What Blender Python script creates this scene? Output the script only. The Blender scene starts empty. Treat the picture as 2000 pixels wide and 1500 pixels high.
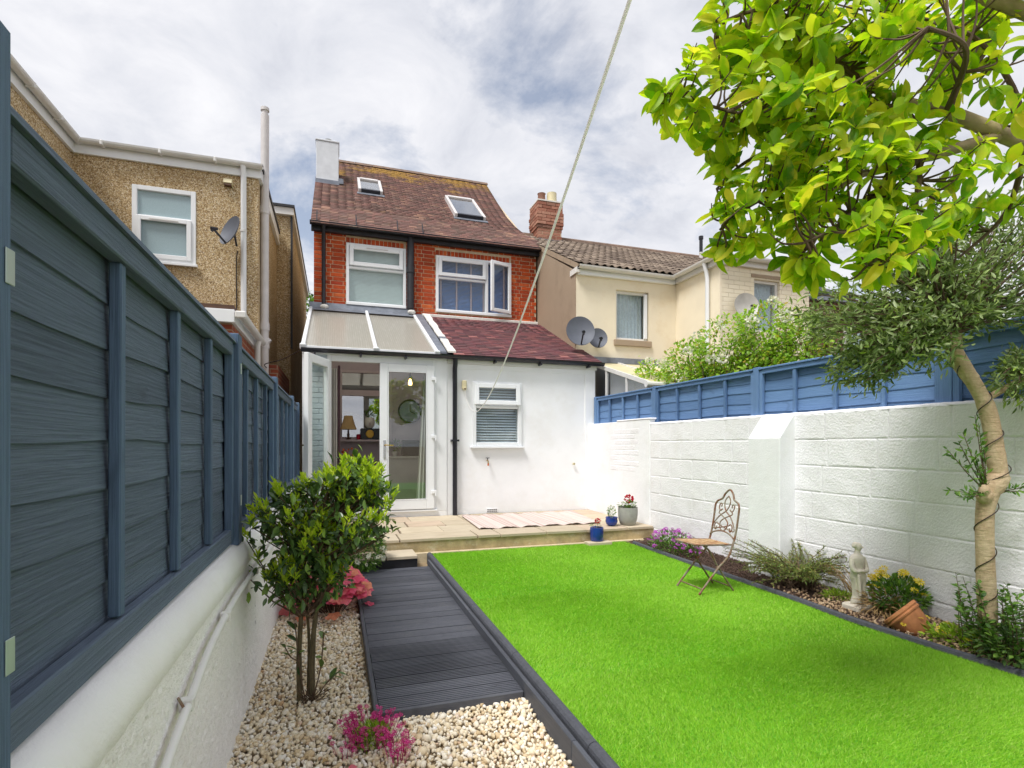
import bpy, bmesh, math, random
import numpy as np
from mathutils import Vector, Matrix, Quaternion
R = math.radians
random.seed(7)
rng = np.random.default_rng(11)
SC = bpy.context.scene
COL = SC.collection

# ------------------------------------------------------------------ camera, sky, sun, exposure
cam = bpy.data.objects.new('camera', bpy.data.cameras.new('camera'))
COL.objects.link(cam); SC.camera = cam
cam.location = (0, 0, 1.34)
cam.rotation_euler = (R(90), 0, R(-18.156))
cam.data.sensor_width = 36; cam.data.lens = 18.88
cam.data.shift_y = 0.059
cam.data.clip_start = 0.05; cam.data.clip_end = 2000

SUN_EL, SUN_AZ = 59, 237            # azimuth clockwise from +Y
w = bpy.data.worlds.new('World'); SC.world = w; w.use_nodes = True
nt = w.node_tree; nt.nodes.clear(); N = nt.nodes.new; L = nt.links.new
sky = N('ShaderNodeTexSky'); sky.sky_type = 'NISHITA'; sky.sun_disc = False
sky.sun_elevation = R(SUN_EL); sky.sun_rotation = R(SUN_AZ); sky.dust_density = 1.0
bg1 = N('ShaderNodeBackground'); bg1.inputs[1].default_value = 0.075; L(sky.outputs[0], bg1.inputs[0])
tc = N('ShaderNodeTexCoord')
sx = N('ShaderNodeSeparateXYZ'); L(tc.outputs['Generated'], sx.inputs[0])
def math_n(op, a, b=None, clamp=False):
    m = N('ShaderNodeMath'); m.operation = op; m.use_clamp = clamp
    for i, q in enumerate((a, b)):
        if q is None: continue
        if isinstance(q, (int, float)): m.inputs[i].default_value = q
        else: L(q, m.inputs[i])
    return m.outputs[0]
zz = math_n('ADD', math_n('MAXIMUM', sx.outputs[2], 0.0), 0.22)
cx = N('ShaderNodeCombineXYZ'); L(math_n('DIVIDE', sx.outputs[0], zz), cx.inputs[0]); L(math_n('DIVIDE', sx.outputs[1], zz), cx.inputs[1])
def wnoise(scale, detail, rough, off, dist=0.0):
    mp = N('ShaderNodeMapping'); L(cx.outputs[0], mp.inputs[0]); mp.inputs['Location'].default_value = off
    n = N('ShaderNodeTexNoise'); n.inputs['Scale'].default_value = scale; n.inputs['Detail'].default_value = detail
    n.inputs['Roughness'].default_value = rough; n.inputs['Distortion'].default_value = dist
    L(mp.outputs[0], n.inputs['Vector']); return n.outputs[0]
def ramp_n(fac, stops):
    r = N('ShaderNodeValToRGB'); el = r.color_ramp.elements
    while len(el) < len(stops): el.new(0.5)
    for e, (p, c) in zip(el, stops): e.position = p; e.color = (*c, 1) if len(c) == 3 else c
    L(fac, r.inputs[0]); return r.outputs[0]
cover = ramp_n(math_n('ADD', math_n('MULTIPLY', wnoise(1.5, 9, .62, (6.5, 2.5, 0), .3), .62), math_n('MULTIPLY', wnoise(.55, 2, .5, (4.4, 4.8, 0)), .38)),
               [(.36, (.3, .3, .3)), (.45, (1, 1, 1))])
shade = math_n('ADD', math_n('MULTIPLY', wnoise(.8, 4, .5, (5.0, 5.0, 0)), .5), math_n('MULTIPLY', wnoise(4.2, 8, .62, (4.1, .7, 0), .5), .5))
cloud = ramp_n(shade, [(.34, (.56, .58, .65)), (.45, (.70, .715, .77)), (.54, (.80, .805, .845)), (.64, (.90, .90, .925))])
bg2 = N('ShaderNodeBackground'); bg2.inputs[1].default_value = 0.59; L(cloud, bg2.inputs[0])
mx = N('ShaderNodeMixShader'); L(cover, mx.inputs[0]); L(bg1.outputs[0], mx.inputs[1]); L(bg2.outputs[0], mx.inputs[2])
wo = N('ShaderNodeOutputWorld'); L(mx.outputs[0], wo.inputs[0])

sd = bpy.data.lights.new('sun', 'SUN'); sd.energy = 1.95; sd.angle = R(18); sd.color = (1, .98, .95)
so = bpy.data.objects.new('sun', sd); COL.objects.link(so)
sdir = Vector((math.sin(R(SUN_AZ)) * math.cos(R(SUN_EL)), math.cos(R(SUN_AZ)) * math.cos(R(SUN_EL)), math.sin(R(SUN_EL))))
so.rotation_euler = sdir.to_track_quat('Z', 'Y').to_euler()
SC.view_settings.view_transform = 'Standard'; SC.view_settings.look = 'None'
SC.view_settings.gamma = 1; SC.view_settings.exposure = 0.94
SC.render.engine = 'CYCLES'
SC.cycles.max_bounces = 6; SC.cycles.diffuse_bounces = 3; SC.cycles.glossy_bounces = 3; SC.cycles.transparent_max_bounces = 8; SC.cycles.adaptive_threshold = .02
SC.cycles.use_denoising = True

# ------------------------------------------------------------------ materials
def lin(h):
    h = h.lstrip('#'); c = [int(h[i:i+2], 16) / 255 for i in (0, 2, 4)]
    return tuple(x / 12.92 if x <= .04045 else ((x + .055) / 1.055) ** 2.4 for x in c)
class NT:
    def __init__(s, name):
        s.m = bpy.data.materials.new(name); s.m.use_nodes = True
        s.t = s.m.node_tree; s.b = s.t.nodes['Principled BSDF']; s.out = s.t.nodes['Material Output']
        s.pos = None
    def n(s, k): return s.t.nodes.new(k)
    def l(s, a, b): s.t.links.new(a, b)
    def P(s):
        if s.pos is None: s.pos = s.n('ShaderNodeNewGeometry')
        return s.pos.outputs['Position']
    def noise(s, scale, detail=4, rough=.55, stretch=(1, 1, 1), dist=0):
        v = s.P()
        if stretch != (1, 1, 1):
            mp = s.n('ShaderNodeMapping'); mp.inputs['Scale'].default_value = stretch; s.l(v, mp.inputs[0]); v = mp.outputs[0]
        n = s.n('ShaderNodeTexNoise'); n.inputs['Scale'].default_value = scale; n.inputs['Detail'].default_value = detail
        n.inputs['Roughness'].default_value = rough; n.inputs['Distortion'].default_value = dist
        s.l(v, n.inputs['Vector']); return n.outputs[0]
    def vor(s, scale, feat='F1', out='Distance'):
        n = s.n('ShaderNodeTexVoronoi'); n.inputs['Scale'].default_value = scale; n.feature = feat
        s.l(s.P(), n.inputs['Vector']); return n.outputs[out]
    def ramp(s, f, stops, interp='LINEAR'):
        r = s.n('ShaderNodeValToRGB'); el = r.color_ramp.elements; r.color_ramp.interpolation = interp
        while len(el) < len(stops): el.new(.5)
        for e, (p, c) in zip(el, stops):
            e.position = p; e.color = (*c, 1) if not isinstance(c, (int, float)) else (c, c, c, 1)
        s.l(f, r.inputs[0]); return r.outputs[0]
    def mix(s, f, a, b, mode='MIX'):
        x = s.n('ShaderNodeMix'); x.data_type = 'RGBA'; x.blend_type = mode
        for i, q in ((0, f), (6, a), (7, b)):
            if isinstance(q, (int, float)): x.inputs[i].default_value = q if i == 0 else (q, q, q, 1)
            elif isinstance(q, tuple): x.inputs[i].default_value = (*q, 1)
            else: s.l(q, x.inputs[i])
        return x.outputs[2]
    def math(s, op, a, b=0.0):
        m = s.n('ShaderNodeMath'); m.operation = op
        for i, q in enumerate((a, b)):
            if isinstance(q, (int, float)): m.inputs[i].default_value = q
            else: s.l(q, m.inputs[i])
        return m.outputs[0]
    def rand(s):
        oi = s.n('ShaderNodeObjectInfo'); g = s.n('ShaderNodeNewGeometry')
        return s.math('FRACT', s.math('ADD', oi.outputs['Random'], g.outputs['Random Per Island']))
    def bump(s, h, strength=.3, dist=.01):
        b = s.n('ShaderNodeBump'); b.inputs['Strength'].default_value = strength; b.inputs['Distance'].default_value = dist
        s.l(h, b.inputs['Height']); s.l(b.outputs[0], s.b.inputs['Normal'])
    def col(s, c):
        if isinstance(c, tuple): s.b.inputs['Base Color'].default_value = (*c, 1)
        else: s.l(c, s.b.inputs['Base Color'])
    def set(s, rough=.6, metal=0, spec=None, coat=None):
        s.b.inputs['Roughness'].default_value = rough; s.b.inputs['Metallic'].default_value = metal
        if spec is not None: s.b.inputs['Specular IOR Level'].default_value = spec
        if coat is not None: s.b.inputs['Coat Weight'].default_value = coat
        return s.m
def plain(name, c, rough=.55, metal=0, var=.12, vs=6, bump=.0, bs=80, spec=None, rand=0.0):
    t = NT(name)
    base = t.mix(t.ramp(t.noise(vs, 5), [(.3, 0.0), (.7, 1.0)]), tuple(x * (1 - var) for x in c), tuple(min(1, x * (1 + var)) for x in c))
    if rand: base = t.mix(rand, base, t.ramp(t.rand(), [(0, tuple(x * .55 for x in c)), (1, tuple(min(1, x * 1.45) for x in c))]))
    t.col(base)
    if bump: t.bump(t.noise(bs, 5), bump, .004)
    return t.set(rough, metal, spec)
def leafmat(name, stops, trans=.4, rough=.42, spec=.4):
    t = NT(name)
    c = t.ramp(t.rand(), stops)
    if 'magnolia' in name: c = t.mix(t.ramp(t.noise(17, 4, .6), [(.5, 0.), (.72, .65)]), c, stops[-1][1])
    c = t.mix(.22, c, t.ramp(t.noise(40, 3), [(.3, .2), (.7, .7)]), 'OVERLAY')
    t.col(c); t.set(rough, 0, spec)
    tr = t.n('ShaderNodeBsdfTranslucent'); t.l(t.mix(1.0, c, (1.0, 1.0, .95 if 'petal' in name or 'line' in name or 'coral' in name else .55), 'MULTIPLY'), tr.inputs[0])
    m = t.n('ShaderNodeMixShader'); m.inputs[0].default_value = trans
    t.l(t.b.outputs[0], m.inputs[1]); t.l(tr.outputs[0], m.inputs[2]); t.l(m.outputs[0], t.out.inputs[0])
    return t.m
def glassmat(name, tint=(.93, .96, .96), refl=.03, rough=.0):
    t = NT(name); t.t.nodes.remove(t.b)
    tr = t.n('ShaderNodeBsdfTransparent'); tr.inputs[0].default_value = (*tint, 1)
    gl = t.n('ShaderNodeBsdfGlossy'); gl.inputs['Roughness'].default_value = rough
    ge = t.n('ShaderNodeNewGeometry'); dt = t.n('ShaderNodeVectorMath'); dt.operation = 'DOT_PRODUCT'
    t.l(ge.outputs['Normal'], dt.inputs[0]); t.l(ge.outputs['Incoming'], dt.inputs[1])
    f = t.math('ADD', t.math('MULTIPLY', t.math('POWER', t.math('SUBTRACT', 1.0, t.math('ABSOLUTE', dt.outputs['Value'])), 5.0), .9), .02 + refl)
    m = t.n('ShaderNodeMixShader'); t.l(f, m.inputs[0]); t.l(tr.outputs[0], m.inputs[1]); t.l(gl.outputs[0], m.inputs[2])
    t.l(m.outputs[0], t.out.inputs[0]); return t.m

MAT = {}
def wood(name, c1, c2, axis, rough=.7, bumps=.55):
    t = NT(name); st = {'y': (14, 1, 14), 'x': (1, 14, 14), 'z': (14, 14, 1)}[axis]
    off = t.n('ShaderNodeVectorMath'); off.operation = 'ADD'; sc_ = t.math('MULTIPLY', t.rand(), 40.0)
    cbn = t.n('ShaderNodeCombineXYZ')
    for q in range(3): t.l(sc_, cbn.inputs[q])
    t.l(t.P(), off.inputs[0]); t.l(cbn.outputs[0], off.inputs[1]); pv = off.outputs[0]; t.P = lambda: pv
    g = t.noise(9, 9, .72, tuple(24 if q == 14 else .3 for q in st), .25)
    kn = t.noise(3.0, 2, .5, tuple(.6 + .1 * q for q in st), 1.5)
    wv = t.n('ShaderNodeTexWave'); wv.inputs['Scale'].default_value = 22; wv.inputs['Distortion'].default_value = 9; wv.inputs['Detail'].default_value = 3
    wv.inputs['Detail Scale'].default_value = 1.2
    wv.bands_direction = 'Z' if axis != 'z' else 'Y'
    mp = t.n('ShaderNodeMapping'); mp.inputs['Scale'].default_value = tuple(.18 if q == 1 else 1 for q in st); t.l(t.P(), mp.inputs[0]); t.l(mp.outputs[0], wv.inputs[0])
    h = t.math('ADD', t.math('MULTIPLY', g, .93), t.math('MULTIPLY', wv.outputs[1], .07))
    c = t.mix(t.ramp(h, [(.36, 0.), (.62, 1.)]), c1, c2)
    c = t.mix(t.ramp(kn, [(.66, 0.), (.74, .6)]), c, tuple(x * .45 for x in c1))
    c = t.mix(.45, c, t.ramp(t.rand(), [(0, tuple(x * .8 for x in c1)), (1, tuple(x * 1.2 for x in c2))]))
    if 'deck' in name or 'board' in name: c = t.mix(t.ramp(t.noise(3.2, 9, .75), [(.55, 0.), (.82, .35)]), c, lin('#84837f'))
    t.col(c); t.bump(h, bumps, .006); return t.set(rough, 0, .3)
MAT['fence_l'] = wood('blue_grey_fence_paint', lin('#3d4857'), lin('#6f7d90'), 'y', .8, 1.0)
MAT['fence_lv'] = wood('blue_grey_post_paint', lin('#47576d'), lin('#667d98'), 'z')
MAT['fence_r'] = wood('blue_fence_paint', lin('#466690'), lin('#6c8cb6'), 'y')
MAT['fence_rv'] = wood('blue_post_paint', lin('#46658f'), lin('#6b8ab2'), 'z')
MAT['deck'] = wood('black_deck_stain', lin('#404249'), lin('#64666e'), 'x', .5, .3)
MAT['deck_edge'] = wood('black_board_stain', lin('#3d3f46'), lin('#5d6068'), 'y', .55, .3)
MAT['trellis'] = wood('brown_trellis', lin('#4f3b2c'), lin('#7c624a'), 'y')

def render_mat(name, c, fine, coarse, stain=.0, stainc=(.4, .36, .3), bs=(120, 9)):
    t = NT(name)
    base = t.mix(t.ramp(t.noise(2.3, 6), [(.32, 0.), (.7, 1.)]), tuple(x * .93 for x in c), c)
    if stain: base = t.mix(t.math('MULTIPLY', t.ramp(t.noise(1.7, 8, .7), [(.52, 0.), (.74, 1.)]), stain), base, stainc)
    t.col(base)
    h = t.math('ADD', t.math('MULTIPLY', t.noise(bs[0], 3, .6), fine), t.math('MULTIPLY', t.noise(bs[1], 5, .6), coarse))
    t.bump(h, .6, .012); return t.set(.8, 0, .25)
MAT['white_render'] = render_mat('white_render', lin('#f8f9fb'), .4, .6, .4, lin('#e3e0da'))
MAT['white_block'] = render_mat('white_painted_block', lin('#f8f7fa'), .9, .8, .45, lin('#dcd9d2'), (60, 14))
MAT['white_rough'] = render_mat('white_roughcast', lin('#fbf8f5'), .55, .45, .2, lin('#ece4d8'), (130, 30))
MAT['white_cap'] = render_mat('white_capping', lin('#f8f6f4'), .25, .5, .3, lin('#e4ddd2'))
MAT['cream'] = render_mat('cream_render', lin('#f0e4cb'), .2, .35, .6, lin('#dcc6a0'), (60, 4))
MAT['cream_paint_brick'] = None
MAT['tan_render'] = render_mat('tan_render', lin('#a8957f'), .35, .2, .6, lin('#8b7a67'))
MAT['upvc'] = plain('white_upvc', lin('#eceef0'), .3, 0, .02)
MAT['upvc_old'] = plain('aged_white_plastic', lin('#dcdad6'), .4, 0, .06)
MAT['white_paint'] = plain('white_paint', lin('#e6e4e0'), .5, 0, .05, bump=.15, bs=60)
MAT['black_plastic'] = plain('black_plastic', lin('#22222a'), .35, 0, .2)
MAT['black_wood'] = plain('black_painted_wood', lin('#26262b'), .55, 0, .35, 9, .4, 60)
MAT['lead'] = plain('lead_flashing', lin('#7d828c'), .5, .3, .25, 9, .3, 40)
MAT['grey_pipe'] = plain('grey_soil_pipe', lin('#cfcac8'), .45, 0, .08)
MAT['chimney_shaded'] = plain('shaded_white_chimney_paint', lin('#d3d6da'), .7, 0, .08, 6, .2, 50)  # white chimney, greyed: its shade is put into the colour
MAT['dish'] = plain('dish_grey', lin('#5b5f69'), .6, .1, .1)
MAT['dish_pale'] = plain('pale_dish_grey', lin('#aaa69e'), .5, .1, .15)
MAT['dark_metal'] = plain('dark_metal', lin('#3a3c44'), .45, .6, .1)
MAT['brass'] = plain('brass', lin('#d0b26a'), .25, 1, .05)
MAT['chrome'] = plain('chrome', lin('#c9ccd2'), .2, 1, .05)
MAT['galv'] = plain('galvanised_plate', lin('#b9c6c0'), .45, .5, .1)
MAT['mortar'] = plain('mortar', lin('#cbb79a'), .9, 0, .15, 20, .4, 60)
MAT['mortar_white'] = plain('white_mortar_fillet', lin('#dedbd4'), .85, 0, .12, 14, .6, 50)
MAT['glass'] = glassmat('window_glass')
MAT['glass_dark'] = glassmat('skylight_glass', (.6, .65, .7), .45)
MAT['glass_sky'] = glassmat('door_glass', (.92, .96, .94), .07)
def blindmat(name, c):
    return plain(name, c, .5, 0, .03)
MAT['blind_pale'] = blindmat('pale_green_blind', lin('#e2ece9'))
MAT['blind_blue'] = blindmat('blue_blind', lin('#7591c8'))
MAT['blind_tape'] = blindmat('pink_blind_tape', lin('#b9a3a8'))
MAT['blind_white'] = blindmat('white_blind', lin('#f0f3f8'))
MAT['painted_brick'] = plain('pale_blue_painted_brick', lin('#c9d6db'), .6, 0, .06, 8, .4, 60)
MAT['skylight_reflection'] = plain('white_pane_reflection', lin('#eceff2'), .6, 0, .03)  # bright reflection on the skylight panes, put into a white colour
MAT['frosted'] = plain('frosted_pane', lin('#9fb4ba'), .25, 0, .08, 90, .1, 200)
MAT['net'] = plain('net_curtain', lin('#c2cbd3'), .8, 0, .12, 25)
def pebble():
    t = NT('pebbledash')
    v = t.vor(78, 'F1', 'Color'); d = t.vor(78)
    sv = t.n('ShaderNodeSeparateColor'); t.l(v, sv.inputs[0])
    c = t.ramp(sv.outputs[0], [(0, lin('#7d6446')), (.3, lin('#b0946a')), (.62, lin('#cdb48a')), (.85, lin('#dfcca8')), (1, lin('#eae0ca'))])
    c = t.mix(t.ramp(d, [(.6, 0.), (.95, .5)]), c, lin('#86704f'))
    c = t.mix(t.ramp(t.noise(1.2, 5), [(.45, 0.), (.8, .45)]), c, lin('#8f7040'))
    t.col(c); t.bump(t.math('SUBTRACT', 1.0, d), .7, .012); return t.set(.85, 0, .3)
MAT['pebble'] = pebble()
def brickpiece(name, stops, rough=.85):
    t = NT(name)
    c = t.ramp(t.rand(), stops)
    c = t.mix(t.ramp(t.noise(14, 6, .65), [(.4, 0.), (.8, .6)]), c, tuple(x * .6 for x in stops[0][1]))
    t.col(c); t.bump(t.noise(90, 4), .5, .005); return t.set(rough, 0, .25)
MAT['brick'] = brickpiece('red_brick', [(0, lin('#9a3f24')), (.3, lin('#b84e28')), (.55, lin('#cc5a2a')), (.75, lin('#a8402a')), (.92, lin('#d8713c')), (1, lin('#6b4234'))])
MAT['brick_old'] = brickpiece('weathered_brick', [(0, lin('#8f5c4c')), (.5, lin('#ab7763')), (.8, lin('#bb8d78')), (1, lin('#74564a'))])
MAT['brick_dark'] = brickpiece('dark_brick', [(0, lin('#5a3a32')), (.5, lin('#74483d')), (1, lin('#8b5a4b'))])
MAT['brick_white'] = MAT['white_block']
def tilemat(name, stops, lichen):
    t = NT(name)
    c = t.ramp(t.rand(), stops)
    c = t.mix(t.ramp(t.noise(5, 6, .6), [(.4, 0.), (.75, .5)]), c, lin('#5d504a'))
    if lichen:
        sp = t.n('ShaderNodeSeparateXYZ'); t.l(t.P(), sp.inputs[0])
        up = t.n('ShaderNodeMapRange'); up.inputs[1].default_value = 7.2; up.inputs[2].default_value = 8.6; up.inputs[3].default_value = 0; up.inputs[4].default_value = .2
        t.l(sp.outputs[2], up.inputs[0])
        f = t.math('ADD', t.noise(1.6, 9, .75), up.outputs[0])
        c = t.mix(t.ramp(f, [(.62, 0.), (.72, .85)]), c, lin('#a9853f'))
        c = t.mix(t.ramp(t.noise(2.3, 9, .7), [(.62, 0.), (.72, .5)]), c, lin('#a8a093'))
    t.col(c); t.bump(t.noise(60, 4), .4, .004); return t.set(.85, 0, .25)
MAT['tile'] = tilemat('weathered_clay_tile', [(0, lin('#5f4a42')), (.35, lin('#745650')), (.65, lin('#835f56')), (.85, lin('#6c5850')), (1, lin('#9c7866'))], True)
MAT['tile_red'] = tilemat('dark_red_tile', [(0, lin('#573b40')), (.4, lin('#6f474c')), (.7, lin('#7f4d4e')), (.9, lin('#63434a')), (1, lin('#a8706a'))], False)
MAT['pantile'] = tilemat('brown_pantile', [(0, lin('#6c5f55')), (.5, lin('#8a7b6d')), (1, lin('#a09080'))], False)
MAT['ridge'] = plain('ridge_tile', lin('#7b6658'), .85, 0, .3, 7, .4, 40)
def slabmat():
    t = NT('sandstone_slab')
    c = t.ramp(t.rand(), [(0, lin('#b3a48c')), (.35, lin('#c6b9a2')), (.6, lin('#cdbfa6')), (.8, lin('#bfb09a')), (1, lin('#ccb29c'))])
    c = t.mix(t.ramp(t.noise(3.5, 7, .65, (1, 2.5, 1)), [(.38, 0.), (.72, .55)]), c, lin('#a3937a'))
    c = t.mix(t.ramp(t.noise(14, 5, .7), [(.6, 0.), (.8, .35)]), c, lin('#d8cdb4'))
    t.col(c); t.bump(t.noise(25, 7, .6), .35, .008); return t.set(.8, 0, .3)
MAT['slab'] = slabmat()
def riser():
    t = NT('stained_concrete_riser')
    c = t.mix(t.ramp(t.noise(4, 8, .7), [(.35, 0.), (.65, 1.)]), lin('#c2ae86'), lin('#8f8060'))
    c = t.mix(t.ramp(t.noise(7, 7, .7), [(.55, 0.), (.75, .8)]), c, lin('#cfc6ad'))
    t.col(c); t.bump(t.noise(30, 6), .5, .01); return t.set(.9, 0, .2)
MAT['riser'] = riser()
MAT['soil'] = plain('dark_soil', lin('#4a382e'), .95, 0, .45, 30, 1.0, 60)
MAT['earth'] = plain('bare_earth', lin('#7b6a55'), .95, 0, .3, 4, .6, 30)
MAT['sand'] = plain('sand_mortar', lin('#cdbc9c'), .95, 0, .15, 12, .6, 60)
MAT['gravel_base'] = plain('gravel_bed', lin('#8f7c60'), .95, 0, .3, 60, .8, 90)
def gravelm(name, stops):
    t = NT(name); c = t.ramp(t.rand(), stops)
    c = t.mix(t.ramp(t.noise(55, 4), [(.4, 0.), (.8, .4)]), c, lin('#c3a67a'))
    t.col(c); t.bump(t.noise(160, 3), .35, .003); return t.set(.8, 0, .3)
MAT['gravel'] = gravelm('cream_gravel', [(0, lin('#cdb48e')), (.2, lin('#e6d4b2')), (.5, lin('#efe2c8')), (.8, lin('#f5eddc')), (.93, lin('#faf6ee')), (1, lin('#cfa882'))])
MAT['chips'] = gravelm('brown_stone_chips', [(0, lin('#7d6350')), (.4, lin('#a98d6f')), (.8, lin('#cdb596')), (1, lin('#8c6d5b'))])
def grassm():
    t = NT('artificial_grass')
    c = t.ramp(t.rand(), [(0, lin('#72b01e')), (.4, lin('#92cc2c')), (.75, lin('#a9da3e')), (.93, lin('#c4e968')), (1, lin('#c4cc78'))])
    c = t.mix(t.ramp(t.noise(2.1, 6, .65), [(.38, 0.), (.66, .4)]), c, lin('#b2e645'))
    t.col(c); t.set(.5, 0, .35)
    tr = t.n('ShaderNodeBsdfTranslucent'); t.l(c, tr.inputs[0])
    m = t.n('ShaderNodeMixShader'); m.inputs[0].default_value = .3
    t.l(t.b.outputs[0], m.inputs[1]); t.l(tr.outputs[0], m.inputs[2]); t.l(m.outputs[0], t.out.inputs[0]); return t.m
MAT['grass'] = grassm()
MAT['turf_base'] = plain('turf_backing', lin('#5fa82a'), .9, 0, .2, 3, .8, 150)
MAT['rubber_edge'] = plain('dark_rubber_edging', lin('#4a4c53'), .75, 0, .2, 40, .8, 120)
MAT['rope'] = None
MAT['beige_plastic'] = plain('yellowed_plastic', lin('#d6cba4'), .45, 0, .08)
def rust():
    t = NT('rusty_painted_iron')
    c = t.mix(t.ramp(t.noise(22, 7, .7), [(.42, 0.), (.6, 1.)]), lin('#8d8473'), lin('#7d4a2c'))
    t.col(c); t.bump(t.noise(120, 4), .5, .002); return t.set(.65, .2)
MAT['rust'] = rust()
def rust2():
    t = NT('rusty_cream_strap')
    c = t.mix(t.ramp(t.noise(18, 7, .7), [(.45, 0.), (.65, 1.)]), lin('#c9aa7e'), lin('#93552f'))
    t.col(c); return t.set(.65, .1)
MAT['rust_strap'] = rust2()
MAT['stone'] = plain('pale_cast_stone', lin('#d8cfc0'), .85, 0, .14, 16, .5, 90)
MAT['terracotta'] = plain('weathered_terracotta', lin('#b87a50'), .85, 0, .3, 12, .5, 60)
MAT['blue_glaze'] = plain('blue_glaze', lin('#1d3a8f'), .12, 0, .2, 10, spec=.6)
MAT['grey_pot'] = plain('grey_stone_pot', lin('#a3a39c'), .75, 0, .1, 20, .3, 120)
def bark():
    t = NT('smooth_tan_bark')
    c = t.mix(t.ramp(t.noise(9, 7, .7, (1, 1, .5)), [(.35, 0.), (.68, 1.)]), lin('#b59a7a'), lin('#d6c0a0'))
    c = t.mix(t.ramp(t.noise(8, 6, .7, (1.5, 1.5, 9)), [(.5, 0.), (.75, .6)]), c, lin('#8d7356'))
    t.col(c); t.bump(t.math('ADD', t.noise(14, 6, .7, (1, 1, 6)), t.noise(40, 4)), .8, .008); return t.set(.9, 0, .2)
MAT['bark_olive'] = bark()
MAT['bark_mag'] = plain('grey_brown_bark', lin('#9c8b70'), .85, 0, .3, 14, .7, 40)
MAT['bark_bay'] = plain('bay_bark', lin('#5c5138'), .85, 0, .3, 20, .6, 60)
MAT['twig'] = plain('dark_twig', lin('#5f4c3a'), .8, 0, .25, 20)
MAT['stem_green'] = plain('green_stem', lin('#6d8a3a'), .6, 0, .2, 20)
MAT['dry'] = plain('dry_stem', lin('#a88a5c'), .9, 0, .2, 30)
MAT['cable'] = plain('dark_cable', lin('#33271f'), .5, 0, .1)
MAT['rope'] = leafmat('pvc_washing_line', [(0, lin('#f4f1f2')), (1, lin('#f6f4f4'))], .5)
MAT['leaf_mag'] = leafmat('magnolia_leaf', [(0, lin('#5f9a10')), (.3, lin('#9ccc1a')), (.65, lin('#c4e328')), (.88, lin('#e0f03c')), (1, lin('#f6e84c'))], .6, .4)
MAT['leaf_olive'] = leafmat('olive_leaf', [(0, lin('#566c3a')), (.4, lin('#789050')), (.75, lin('#98ad6a')), (.93, lin('#b8c49a')), (1, lin('#b4d256'))], .38, .45)
MAT['leaf_bay'] = leafmat('bay_leaf', [(0, lin('#3c5530')), (.5, lin('#557238')), (.85, lin('#6f9040')), (1, lin('#93b54a'))], .22, .3, .6)
MAT['leaf_bay_new'] = leafmat('bay_shoot_leaf', [(0, lin('#a9cc2c')), (.5, lin('#c8e23a')), (1, lin('#e0ee58'))], .5, .4)
MAT['leaf_rose'] = leafmat('rose_leaf', [(0, lin('#6f9a24')), (.4, lin('#94c234')), (.8, lin('#b4d648')), (1, lin('#b89a44'))], .5)
MAT['leaf_green'] = leafmat('mid_green_leaf', [(0, lin('#44692a')), (.5, lin('#5f8a35')), (1, lin('#86ad48'))], .3)
MAT['leaf_lime'] = leafmat('lime_leaf', [(0, lin('#7aa02c')), (.5, lin('#9abf36')), (1, lin('#bcd24c'))], .4)
MAT['leaf_rosemary'] = leafmat('rosemary_needle', [(0, lin('#5f7340')), (.4, lin('#7f9550')), (.75, lin('#a2ad5a')), (1, lin('#ab9a60'))], .3)
MAT['leaf_far'] = leafmat('far_tree_leaf', [(0, lin('#3f6a22')), (.5, lin('#5b8a2c')), (1, lin('#86ab3f'))], .3)
MAT['heuchera'] = leafmat('coral_leaf', [(0, lin('#d8486a')), (.4, lin('#e66c86')), (.7, lin('#e2827a')), (1, lin('#d99268'))], .35)
MAT['petal_magenta'] = leafmat('magenta_petal', [(0, lin('#b01866')), (.6, lin('#cc2a80')), (1, lin('#dd5aa2'))], .3)
MAT['petal_purple'] = leafmat('purple_petal', [(0, lin('#a02aa0')), (.6, lin('#bb3fbb')), (1, lin('#cf63d0'))], .3)
MAT['petal_yellow'] = leafmat('yellow_petal', [(0, lin('#e0c21e')), (.6, lin('#f0d72e')), (1, lin('#f6e76a'))], .3)
MAT['petal_white'] = leafmat('white_petal', [(0, lin('#e6e6d8')), (.6, lin('#f0efe2')), (1, lin('#f6eec8'))], .3)
MAT['petal_red'] = leafmat('red_petal', [(0, lin('#b3122c')), (.6, lin('#cf1f3a')), (1, lin('#dd3a55'))], .25)
MAT['petal_orange'] = leafmat('orange_petal', [(0, lin('#c94f22')), (1, lin('#e0772e'))], .25)
MAT['mauve'] = plain('mauve_wall_paint', lin('#c4b4bc'), .8, 0, .05)
MAT['mauve_trim'] = plain('mauve_gloss_trim', lin('#cdbcc2'), .45, 0, .04)
MAT['floor_in'] = plain('indoor_floor', lin('#9a8a70'), .4, 0, .15)
MAT['curtain'] = plain('white_curtain', lin('#dcd7cf'), .9, 0, .06)
MAT['curtain_pink'] = plain('pink_curtain', lin('#a8848f'), .9, 0, .1)
MAT['shade'] = plain('lamp_shade_fabric', lin('#d9b783'), .9, 0, .06)
MAT['ceramic'] = plain('white_ceramic', lin('#e9e6e0'), .25, 0, .02)
MAT['black_gloss'] = plain('black_gloss', lin('#1b1b20'), .25, 0, .1)
MAT['gold'] = plain('gold_dial', lin('#b98f3f'), .35, .8, .1)
MAT['dark_wood'] = plain('dark_wood', lin('#5b4030'), .5, 0, .25, 9)
def bulbm():
    t = NT('lit_bulb'); t.b.inputs['Base Color'].default_value = (1, .6, .2, 1)
    t.b.inputs['Emission Color'].default_value = (1, .55, .18, 1); t.b.inputs['Emission Strength'].default_value = 4; return t.m
MAT['bulb'] = bulbm()
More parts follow.
